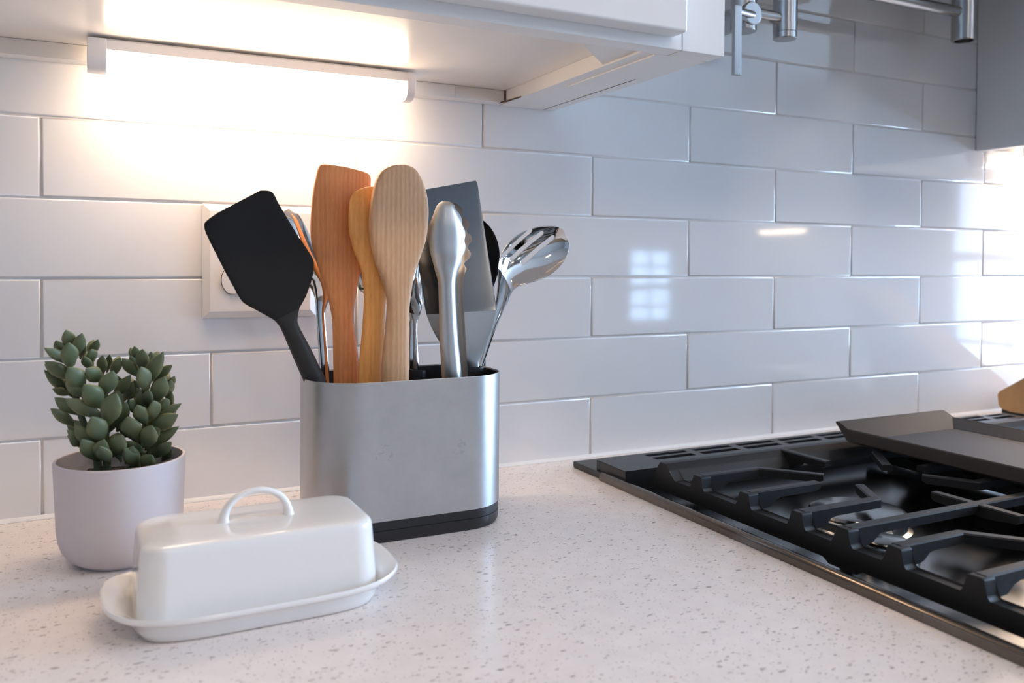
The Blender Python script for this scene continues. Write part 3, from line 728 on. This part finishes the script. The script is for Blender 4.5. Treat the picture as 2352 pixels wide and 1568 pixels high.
U['K']=[(0.5019,0.2838,0.5086,0.2697,-0.127),(0.4954,0.2874,0.5075,0.2626,-0.127),(0.4852,0.2885,0.5043,0.2546,-0.127),(0.4693,0.2872,0.4968,0.2451,-0.127),(0.4537,0.2822,0.484,0.2357,-0.127),(0.4409,0.2747,0.4682,0.2297,-0.127),(0.4308,0.2649,0.4541,0.2265,-0.127),(0.4248,0.2539,0.4443,0.2229,-0.127),(0.4228,0.2435,0.4382,0.2165,-0.127),(0.4229,0.2299,0.4352,0.2092,-0.127),(0.4201,0.2072,0.4297,0.1993,-0.127),(0.4123,0.1847,0.4213,0.1812,-0.127),(0.4002,0.1445,0.4066,0.1432,-0.127),(0.3589,0.0291,0.3637,0.0286,-0.127)]
U['slots']=[(0.4303,0.2563,0.4604,0.2829,-0.127),(0.4431,0.2532,0.4762,0.2809,-0.127),(0.4576,0.2491,0.4906,0.2765,-0.127)]
LEAVES=[(0.0282,-0.142,0.1788,0.0249,-0.151,0.1922,0.0085),(0.0319,-0.142,0.1718,0.0363,-0.151,0.1891,0.008),(0.0232,-0.137,0.1716,0.0176,-0.146,0.1836,0.0075),(0.0276,-0.157,0.1654,0.027,-0.166,0.1831,0.0105),(0.0258,-0.142,0.1659,0.0097,-0.151,0.1783,0.0068),(0.0354,-0.132,0.1692,0.038,-0.141,0.1811,0.0056),(0.0429,-0.132,0.1703,0.0479,-0.141,0.1828,0.0063),(0.0435,-0.142,0.1657,0.0429,-0.151,0.1756,0.0083),(0.0417,-0.147,0.1609,0.0375,-0.156,0.1709,0.0062),(0.0509,-0.142,0.1557,0.0515,-0.151,0.1705,0.0069),(0.0554,-0.132,0.157,0.0566,-0.141,0.1699,0.0049),(0.0597,-0.142,0.1538,0.064,-0.151,0.1679,0.0067),(0.049,-0.152,0.1515,0.0393,-0.161,0.1613,0.0103),(0.0269,-0.142,0.1528,0.0104,-0.151,0.1672,0.0089),(0.0356,-0.157,0.1475,0.027,-0.166,0.1635,0.0119),(0.0526,-0.157,0.141,0.0587,-0.166,0.1588,0.0116),(0.038,-0.152,0.1385,0.025,-0.161,0.1506,0.0075),(0.0254,-0.132,0.1391,0.0093,-0.141,0.1591,0.0069),(0.0489,-0.162,0.1324,0.0382,-0.171,0.1499,0.0128),(0.0549,-0.167,0.1193,0.0609,-0.176,0.1418,0.0135),(0.0254,-0.132,0.1377,0.0149,-0.141,0.1438,0.0055),(0.0317,-0.142,0.1236,0.017,-0.151,0.1377,0.0082),(0.0477,-0.157,0.1222,0.0251,-0.166,0.1387,0.0095),(0.028,-0.142,0.1143,0.014,-0.151,0.1291,0.0069),(0.0638,-0.152,0.1118,0.0686,-0.161,0.1323,0.0083),(0.0616,-0.142,0.1355,0.0721,-0.151,0.1529,0.0077),(0.0644,-0.132,0.1409,0.0623,-0.141,0.1521,0.0064),(0.05,-0.167,0.1061,0.0435,-0.176,0.1244,0.0128),(0.044,-0.162,0.0989,0.0322,-0.171,0.1177,0.0094),(0.0427,-0.152,0.0943,0.0261,-0.161,0.1124,0.0082),(0.0501,-0.152,0.1019,0.0368,-0.161,0.1129,0.0055),(0.0565,-0.142,0.1064,0.062,-0.151,0.1201,0.007),(0.0598,-0.162,0.092,0.0658,-0.171,0.1069,0.0123),(0.0776,-0.142,0.1656,0.0754,-0.151,0.1771,0.0056),(0.0819,-0.147,0.1589,0.0815,-0.156,0.1748,0.0087),(0.0883,-0.137,0.1603,0.0882,-0.146,0.1715,0.005),(0.0868,-0.152,0.1487,0.096,-0.161,0.171,0.0098),(0.0939,-0.142,0.1491,0.1045,-0.151,0.1599,0.0064),(0.077,-0.142,0.1529,0.0665,-0.151,0.1673,0.0078),(0.0785,-0.137,0.1579,0.072,-0.146,0.1686,0.005),(0.084,-0.157,0.1432,0.0798,-0.166,0.1612,0.0104),(0.076,-0.132,0.1345,0.0763,-0.141,0.1471,0.0071),(0.0925,-0.132,0.1508,0.0982,-0.141,0.1706,0.0058),(0.1009,-0.137,0.138,0.1069,-0.146,0.1496,0.0065),(0.092,-0.152,0.1321,0.0979,-0.161,0.1513,0.0113),(0.1018,-0.142,0.1329,0.1038,-0.151,0.1469,0.0072),(0.0855,-0.152,0.1284,0.0857,-0.161,0.1416,0.007),(0.0806,-0.147,0.1237,0.0789,-0.156,0.1392,0.0063),(0.0901,-0.162,0.1191,0.0889,-0.171,0.1335,0.0094),(0.0985,-0.152,0.1218,0.0985,-0.161,0.1333,0.0078),(0.0824,-0.162,0.1156,0.0767,-0.171,0.1308,0.0097),(0.0754,-0.147,0.1219,0.0716,-0.156,0.1334,0.0063),(0.1031,-0.142,0.1213,0.1041,-0.151,0.1376,0.0057),(0.09,-0.152,0.1139,0.1106,-0.161,0.128,0.007),(0.0903,-0.157,0.1092,0.1076,-0.166,0.1199,0.0105),(0.0754,-0.162,0.103,0.0695,-0.171,0.1215,0.0131),(0.0688,-0.152,0.1044,0.0674,-0.161,0.1173,0.0083),(0.0847,-0.167,0.0976,0.0873,-0.176,0.1139,0.0117),(0.0893,-0.152,0.0928,0.1087,-0.161,0.1087,0.007),(0.0961,-0.147,0.0969,0.0975,-0.156,0.1059,0.0071),(0.08,-0.157,0.0898,0.069,-0.166,0.1009,0.0063),(0.0919,-0.152,0.0841,0.103,-0.161,0.0962,0.0085),(0.0773,-0.162,0.0807,0.067,-0.171,0.0963,0.0103),(0.0827,-0.167,0.0785,0.0873,-0.176,0.09,0.0103),(0.0988,-0.147,0.0795,0.104,-0.156,0.0887,0.0064),(0.0638,-0.152,0.0854,0.0586,-0.161,0.1029,0.0069),(0.0694,-0.137,0.1328,0.0742,-0.146,0.1465,0.0071),(0.054,-0.142,0.1248,0.0639,-0.151,0.1353,0.0084),(0.0721,-0.132,0.1319,0.077,-0.141,0.1414,0.0071),(0.0812,-0.132,0.1313,0.0744,-0.141,0.1402,0.0072),(0.0452,-0.164,0.0898,0.0363,-0.173,0.1065,0.0097),(0.0476,-0.166,0.0913,0.0521,-0.175,0.1055,0.0094),(0.0367,-0.154,0.1007,0.0275,-0.163,0.106,0.0081),(0.0548,-0.168,0.087,0.0494,-0.177,0.1008,0.0089),(0.0698,-0.162,0.0842,0.0732,-0.171,0.0974,0.0082),(0.0863,-0.16,0.1017,0.0935,-0.169,0.1097,0.0083)]
STEMS = [[(0.0476, -0.146, 0.076), (0.0464, -0.146, 0.09), (0.0354, -0.146, 0.1213), (0.0283, -0.146, 0.1573), (0.0273, -0.146, 0.171)], [(0.0551, -0.146, 0.0766), (0.0539, -0.146, 0.1004), (0.054, -0.146, 0.131), (0.0528, -0.146, 0.1533)], [(0.069, -0.146, 0.0766), (0.0819, -0.146, 0.098), (0.0838, -0.146, 0.1176), (0.0819, -0.146, 0.1545)], [(0.0818, -0.146, 0.0753), (0.0896, -0.146, 0.0944), (0.0936, -0.146, 0.1169), (0.0936, -0.146, 0.1368)]]

# ------------------------------------------------------------------ utensil holder
HX0, HX1, HY0, HY1, HZ = .2145, .4030, -.2080, -.1050, .1435
hcx, hcy, hhx, hhy = (HX0 + HX1) / 2, (HY0 + HY1) / 2, (HX1 - HX0) / 2, (HY1 - HY0) / 2
uh = thing('utensil_holder', 'brushed steel utensil holder with black base, full of cooking tools', 'utensil holder', (hcx, hcy, 0))
RR = .0440
def ringz(ins, z): return rrect(hcx, hcy, hhx - ins, hhy - ins, RR - ins, z, 14)
obj('shell', loft([ringz(.0002, .0195), ringz(0, .0200), ringz(0, HZ - .0006), ringz(.0003, HZ), ringz(.0010, HZ), ringz(.0012, HZ - .0006), ringz(.0012, .0195)], cap=False, closed=True), M_brush, uh)
obj('base_ring', loft([ringz(.0045, .0002), ringz(.0020, .0006), ringz(.0008, .0030), ringz(.0006, .0108), ringz(.0012, .0111), ringz(.0012, .0117), ringz(.0005, .0120), ringz(.0005, .0194), ringz(.0010, .0205), ringz(.0030, .0205)]), M_blackp, uh)
obj('liner', loft([ringz(.0013, .0210), ringz(.0013, HZ - .0012), ringz(.0024, HZ - .0012), ringz(.0024, .0220), ringz(.006, .0215)], cap=False), M_blackp, uh)
obj('divider', box(.2795, .2809, HY0 + .004, HY1 - .004, .021, .112, .0004), M_blackp, uh)
obj('divider', box(.3405, .3419, HY0 + .004, HY1 - .004, .021, .112, .0004), M_blackp, uh)

def utensil(label, kind, name, st):
    l = st[-1]
    return thing(name, label, kind, (round((l[0] + l[2]) / 2, 4), l[4], .0225))
def cut(st, zmin=.0225):
    """keep the stations above the holder floor and end exactly on it."""
    out = []
    for a in st:
        if (a[1] + a[3]) / 2 > zmin + .004: out.append(a)
        else:
            p = out[-1]; za, zp = (a[1] + a[3]) / 2, (p[1] + p[3]) / 2
            f = (zp - zmin) / (zp - za)
            out.append(tuple(p[i] + (a[i] - p[i]) * f for i in range(5))); break
    else:
        p, q = st[-1], st[-2]
        zp, zq = (p[1] + p[3]) / 2, (q[1] + q[3]) / 2
        f = (zq - zmin) / (zq - zp); out[-1] = tuple(q[i] + (p[i] - q[i]) * f for i in range(5))
    return out

# charcoal silicone spatula leaning out to the left
A = cut(U['A'])
t = utensil('charcoal silicone spatula with angled blade leaning out over the left end', 'spatula', 'silicone_spatula', A)
obj('blade', blade(A[:10], [.0025, .0040, .0055, .0060, .0062, .0062, .0065, .0070, .0080, .0110], [.9, .6, .42, .36, .36, .36, .38, .42, .5, .6]), M_silicone, t)
obj('handle', blade(A[9:], [.0112, .0130, .0140, .0150, .0160, .0165, .0165, .0165][:len(A) - 9], [.6, .75, .85, .95, 1, 1, 1, 1][:len(A) - 9]), M_sil_lit, t)

B_ = cut(U['B']); n = len(B_)
t = utensil('wooden spatula with flat slanted top, reddish grain, tallest in the holder', 'spatula', 'wooden_spatula', B_)
obj('blade', blade(B_, [.0030, .0042, .0055, .0060, .0068, .0074, .0080, .0088, .0100, .0115, .0120, .0125, .0125, .0125, .0125, .0125][:n], [.8, .5, .38, .34, .32, .32, .34, .4, .5, .6, .7, .7, .7, .7, .7, .7, .7][:n], bulge=[.0] * n), M_beech2, t)

C_ = cut(U['C']); n = len(C_)
t = utensil('golden wooden spoon tucked between the slanted spatula and the pale front spoon', 'spoon', 'wooden_spoon', C_)
obj('spoon_body', blade(C_, ([.005, .007, .0085, .0095, .0110, .0120, .0120, .0118, .0118] + [.0120] * 10)[:n], ([.9, .85, .7, .6, .55, .55, .6, .7, .8] + [.85] * 10)[:n], bulge=([.0, .0, .001, .002, .003, .003, .002, .001] + [0] * 10)[:n]), M_maple, t)

D_ = cut(U['D']); n = len(D_)
t = utensil('pale wooden spoon with rounded oval head, frontmost in the holder', 'spoon', 'wooden_spoon', D_)
obj('spoon_body', blade(D_, ([.004, .0055, .0070, .0085, .0100, .0110, .0115, .0115, .0118, .0120] + [.0122] * 10)[:n], ([.8, .55, .42, .36, .33, .33, .35, .4, .5, .6] + [.68] * 10)[:n]), M_beech, t)

E_ = cut(U['E']); n = len(E_)
t = utensil('steel serving spoon with slim handle behind the charcoal spatula', 'spoon', 'serving_spoon', E_)
obj('spoon_body', blade(E_, ([.0012, .0014, .0016, .0018, .0022, .0026, .0030, .0034, .0036] + [.0040] * 6)[:n], ([.9] * 6 + [.8] * 9)[:n], bulge=([.002, .006, .009, .010, .008, .005, .002] + [.0008] * 8)[:n]), M_polish, t)

F_ = U['F']
t = utensil('steel ladle with black grip behind the pale wooden spoon', 'ladle', 'soup_ladle', cut(U['Fg']))
obj('bowl', blade(F_[:7], [.0014, .0014, .0016, .0016, .0018, .0022, .0028], .95, bulge=[.004, .014, .020, .020, .014, .006, .002]), M_polish, t)
obj('neck', blade(F_[6:], [.0028, .0034, .0040, .0046], .9, bulge=[.002, .001, .0004, 0]), M_polish, t)
obj('grip', blade(cut(U['Fg']), [.013, .016, .016], .75), M_blackp, t)

H_ = U['H']
t = utensil('flat steel turner with straight edged sheet blade behind the tongs', 'spatula', 'steel_turner', cut(U['Hg']))
obj('blade', blade(H_[:6], [.0010, .0012, .0012, .0012, .0012, .0012], [.5, .25, .2, .2, .2, .2], sub=3), M_sheet, t)
obj('shoulder', blade(H_[5:], [.0012, .0014, .0018, .0022, .0028, .0034, .0036], [.2, .3, .4, .5, .6, .7, .7], bulge=[0, .0005, .001, .001, .001, .0005, 0], sub=3), M_steel, t)
obj('grip', blade(cut(U['Hg']), [.014, .017, .017], .85), M_blackp, t)

I_, I2 = cut(U['I']), cut(U['I2'])
t = utensil('satin steel tongs with scalloped tips standing closed at the front', 'tongs', 'kitchen_tongs', I_)
def channel(st, depth, ztop, zbot, ph=0.0):
    """thin sheet bowed along its length like the arm of a pair of tongs, open at the back"""
    full = spline([tuple(s) + (depth[min(i, len(depth) - 1)],) for i, s in enumerate(st)], 9)
    rings = []
    for xl, zl, xr, zr, y, d in full:
        c = Vector(((xl + xr) / 2, y, (zl + zr) / 2)); r = Vector(((xr - xl) / 2, 0, (zr - zl) / 2)); ring = []
        nt = 0.0
        z = c.z
        if zbot < z < ztop: nt = .0032 * (.5 - .5 * math.cos(2 * PI * (z - zbot) / .0150 + ph)) ** 1.5 / max(abs(r.x), .004)
        for k in range(17):
            u = -1 + (2 - nt) * k / 16; ring.append(tuple(c + r * u + Vector((0, -d * (1 - abs(u) ** 2.6), 0))))
        for k in range(17):
            u = (1 - nt) - (2 - nt) * k / 16; ring.append(tuple(c + r * u * .93 + Vector((0, -d * (1 - abs(u) ** 2.6) + .0009, 0))))
        rings.append(ring)
    return loft(rings)
dp = [.001, .005, .008, .009, .009, .009, .009, .008, .0075, .007, .007, .007, .007, .007]
obj('arm', channel(I_, dp, .3020, .2470), M_steel, t)
obj('arm', channel(I2, [-d for d in dp], .3000, .2440, 1.2), M_steel, t)

J_ = cut(U['J']); n = len(J_)
t = utensil('black plastic spoon half hidden behind the steel turner', 'spoon', 'black_spoon', J_)
obj('spoon_body', blade(J_, ([.0018, .0022, .0024, .0026, .0034, .0050, .0065, .0070])[:n], .9, bulge=([-.004, -.010, -.013, -.012, -.007, -.002, 0, 0])[:n]), M_nylon, t)

# slotted spoon: sheet bowl with three slots cut out, then a slim handle
K_ = cut(U['K'])
t = utensil('polished steel slotted spoon leaning out to the right, three slots in its bowl', 'spoon', 'slotted_spoon', K_)
NB = 9
full = spline([tuple(s) + (b,) for s, b in zip(K_[:NB + 1], [.001, .004, .007, .010, .012, .012, .010, .007, .004, .0015])], 24)
nu = 130
V, F = [], []
for xl, zl, xr, zr, y, bu in full:
    for k in range(nu + 1):
        u = -1 + 2 * k / nu; x = (xl + xr) / 2 + (xr - xl) / 2 * u; z = (zl + zr) / 2 + (zr - zl) / 2 * u
        V.append((x, y + bu * (1 - u * u) - .004 * 0, z))
def in_slot(x, z):
    for x0, z0, x1, z1, _ in U['slots']:
        d = Vector((x1 - x0, z1 - z0)); L = d.length; d /= L
        p = Vector((x - x0, z - z0)); a = max(0, min(L, p.dot(d)))
        if (p - d * a).length < .0026: return True
    return False
def snap(i):
    return V[i]
rows = len(full)
for r in range(rows - 1):
    for k in range(nu):
        q = (r * (nu + 1) + k, r * (nu + 1) + k + 1, (r + 1) * (nu + 1) + k + 1, (r + 1) * (nu + 1) + k)
        cx = sum(V[i][0] for i in q) / 4; cz = sum(V[i][2] for i in q) / 4
        if not in_slot(cx, cz): F.append(q)
ob = obj('bowl', (V, F), M_polish, t, angle=80)
md = ob.modifiers.new('thickness', 'SOLIDIFY'); md.thickness = .0011; md.offset = 0
obj('handle', blade(K_[NB - 1:], [.0016, .0030, .0045, .0060, .0060, .0060][:len(K_) - NB + 1], .8, bulge=[.004, .002, 0, 0, 0, 0][:len(K_) - NB + 1]), M_polish, t)

# ------------------------------------------------------------------ potted succulent
px, py = .0650, -.1480
pt = thing('potted_succulent', 'plump leaved green succulent in a pale lilac pot', 'potted plant', (px, py, 0))
ph = .0850
obj('pot', lathe([(0, .0003), (.0318, .0003), (.0330, .0015), (.0345, .0022), (.0400, .0060), (.0445, .0120), (.0472, .0200), (.0484, .0300), (.0506, ph - .001), (.0500, ph), (.0482, ph), (.0476, ph - .001), (.0468, .060), (.0455, .030), (0, .028)], 72, (px, py, 0)), M_pot, pt)
sb = bmesh.new()
bmesh.ops.create_circle(sb, cap_ends=False, segments=40, radius=.0468)
rings = []
for j in range(9):
    r = .0466 * (1 - j / 8.2)
    rings.append([(px + r * math.cos(2 * PI * k / 40), py + r * math.sin(2 * PI * k / 40), .0665 + (random.uniform(-.003, .004) if 0 < j else 0)) for k in range(40)])
sb.free()
obj('soil', loft([[(p[0], p[1], .052) for p in rings[0]]] + rings), M_soil, pt, angle=80)
for stp in STEMS:
    stp = [Vector(p) for p in stp]; stp[0].z = .064
    full = spline([tuple(p) for p in stp], 5)
    obj('stem', tube(full, [.0034 - .0018 * i / (len(full) - 1) for i in range(len(full))], 10), M_stem, pt)
def leaf_mesh():
    rings = []; n = 12; seg = 14
    for i in range(n + 1):
        f = i / n
        w = .5 * ((.22 + .78 * math.sin(PI / 2 * min(1, f / .60)) ** 1.5) if f < .60 else max(0, 1 - ((f - .60) / .40) ** 1.75) ** .95)
        w = max(w, .010)
        ring = []
        for k in range(seg):
            a = 2 * PI * k / seg; sx = math.cos(a) * w; sy = math.sin(a) * w * (.62 if math.sin(a) > 0 else .50)
            ring.append((sx, sy + .12 * (4 * (f - .5) ** 2 - 1) * .5, f))
        rings.append(ring)
    V, F = loft(rings); me = bpy.data.meshes.new('leaf'); me.from_pydata(V, [], F)
    for p in me.polygons: p.use_smooth = True
    me.materials.append(M_leaf); return me
me_leaf = leaf_mesh()
def leaf(b, tp, w, depth=1.0):
    b, tp = Vector(b), Vector(tp); b = b - (tp - b) * .30 + Vector((0, .004, 0)); zd = tp - b; L = zd.length * 1.03; zd.normalize()
    face = Vector((random.uniform(-.35, .35), -1, random.uniform(-.1, .4)))
    yd = -(face - zd * face.dot(zd)).normalized(); xd = yd.cross(zd)
    o = bpy.data.objects.new('leaf', me_leaf); COL.objects.link(o); o.parent = pt
    M = Matrix((xd, yd, zd)).transposed().to_4x4()
    o.rotation_euler = M.to_euler(); o.scale = (w * 1.30, w * 1.25 * depth, L)
    o.location = b - Vector(pt.location)
for lf in LEAVES: leaf(lf[:3], lf[3:6], lf[6])
for i, lf in enumerate(LEAVES):                      # the far side of the heads
    if i % 5 == 0: continue
    j = Vector((random.uniform(-.003, .003), .022 + random.uniform(0, .010), random.uniform(-.004, .002)))
    b, tp = Vector(lf[:3]) + j * .6, Vector(lf[3:6]) + j
    leaf(b, tp + Vector((0, .006, -.003)), lf[6] * .9)

# ------------------------------------------------------------------ butter dish: plate, and its lid resting on it
bx, by = .1510, -.2890
rot = Matrix.Translation((bx, by, 0)) @ Matrix.Rotation(math.radians(.8), 4, 'Z')
def outline(hx, hy, ex, z, dip=0.0, n=72):
    """rounded oblong whose short ends bulge out; the ends rise by dip"""
    pts = []
    for k in range(n):
        a = 2 * PI * k / n; u, v = sgnpow(math.cos(a), ex), sgnpow(math.sin(a), ex)
        e = max(0, (abs(u) - .55) / .45)
        pts.append(tuple(rot @ Vector((hx * u, hy * v, z + dip * e * e))))
    return pts
dish = thing('butter_dish', 'shallow white butter dish with wide rounded ends, under the domed cover', 'dish', (bx, by, 0))
obj('tray', loft([outline(.078, .0470, .42, .0004), outline(.0805, .0490, .42, .0010), outline(.0835, .0510, .43, .0060), outline(.0850, .0520, .45, .0105),
    outline(.0930, .0545, .52, .0128, .0010), outline(.1000, .0572, .58, .0142, .0030), outline(.1022, .0580, .60, .0155, .0036), outline(.1026, .0580, .60, .0170, .0038), outline(.1012, .0572, .59, .0182, .0038),
    outline(.0940, .0548, .53, .0170, .0024), outline(.0868, .0522, .46, .0140, .0008), outline(.0850, .0500, .43, .0095), outline(.0800, .0470, .42, .0070), outline(.06, .035, .5, .0068), outline(.01, .008, .8, .0068)]), M_ceramic, dish, angle=60)
lid = thing('butter_cover', 'domed white ceramic butter cover with looped handle on its flat top', 'cover', (bx, by, .0095))
def lidring(hx, hy, r, z): return [tuple(rot @ Vector((p[0], p[1], z))) for p in rrect(0, 0, hx, hy, r, 0, 9)]
LX, LY = .0822, .0440
obj('dome', loft([lidring(LX - .003, LY - .003, .0155, .0088), lidring(LX, LY, .018, .0086), lidring(LX + .0004, LY + .0004, .0182, .0100), lidring(LX - .0008, LY - .0005, .018, .030), lidring(LX - .0024, LY - .0018, .0175, .0530), lidring(LX - .0030, LY - .0024, .0170, .0572),
    lidring(LX - .0040, LY - .0035, .0165, .0592), lidring(LX - .0058, LY - .0053, .0155, .0605), lidring(LX - .0085, LY - .0080, .014, .0612), lidring(LX - .016, LY - .015, .012, .0616), lidring(.03, .012, .006, .0618), lidring(.006, .003, .001, .0618)]), M_ceramic, lid, angle=60)
hp = []
for k in range(25):
    a = PI * k / 24
    hp.append(tuple(rot @ Vector((.0005 - .0232 * math.cos(a), -.001, .0600 + .0222 * math.sin(a) ** .85))))
hr = [.0044 - .0021 * math.sin(PI * k / 24) ** .4 for k in range(25)]
obj('handle', tube(hp, hr, 18), M_ceramic, lid)

# ------------------------------------------------------------------ across the room, seen only in the tiles
far = thing('upper_cabinet', 'white upper cabinet across the room, mirrored faintly in the tiles', 'cabinet', (5.2, -4.4, .545))
obj('carcass', box(5.07, RX1 - .001, -4.95, -3.85, .545, 1.35), M_cab, far)
for a, b in ((-4.94, -4.405), (-4.395, -3.86)): obj('door', box(5.05, 5.069, a, b, .55, 1.345, .002), M_cab, far)
t = thing('lamp_bar', 'glowing lamp bar under the cabinet across the room', 'lamp', (5.2, -4.4, .545))
obj('housing', box(5.18, 5.22, -4.66, -4.14, .533, .5445), M_lamp, t)
obj('diffuser', box(5.184, 5.216, -4.65, -4.15, .513, .5329, .004), M_led, t)
for i, (cx, cy) in enumerate(((-.35, -1.3), (.9, -1.3), (2.2, -1.3), (.3, -3.2), (2.2, -3.2))):
    d = thing('downlight', ('first', 'second', 'third')[i % 3] + ' round recessed ceiling light from the left, ' + ('near the worktop' if i < 3 else 'near the far windows'), 'lamp', (cx, cy, RZ1), 'recessed ceiling lights')
    obj('rim', lathe([(.076, 0), (.094, -.0005), (.094, -.005), (.084, -.007), (.076, -.004)], 32, (cx, cy, RZ1)), M_frame, d)
    obj('lens', lathe([(0, -.0060), (.0755, -.0060), (.0755, -.0045), (0, -.0045)], 32, (cx, cy, RZ1)), M_can, d)
hs = thing('brick_house', 'tan brick house outside the right window, mirrored faintly in the tiles', 'house', (15, -9, RZ0))
obj('wall', box(14.0, 17.0, -13.6, -4.6, -3.0, 2.6), M_brick, hs, smooth=False)
for k in range(4):
    wy = -12.8 + 2.2 * k
    fr = obj('window', box(13.95, 14.02, wy, wy + 1.3, -.9, 1.2), M_siding, hs, smooth=False)
    obj('pane', box(13.94, 13.951, wy + .1, wy + 1.2, -.8, 1.1), M_pan, fr, smooth=False)
hg = thing('timber_house', 'blue grey timber house outside the front window, mirrored faintly in the tiles', 'house', (10.5, -15, RZ0))
obj('wall', box(6.5, 13.4, -17.0, -14.0, -3.0, 3.4), M_siding, hg, smooth=False)
for k in range(24):
    obj('board', box(6.45, 13.42, -13.995, -13.975, -2.0 + .22 * k, -2.0 + .22 * k + .19), M_siding, hg, smooth=False)
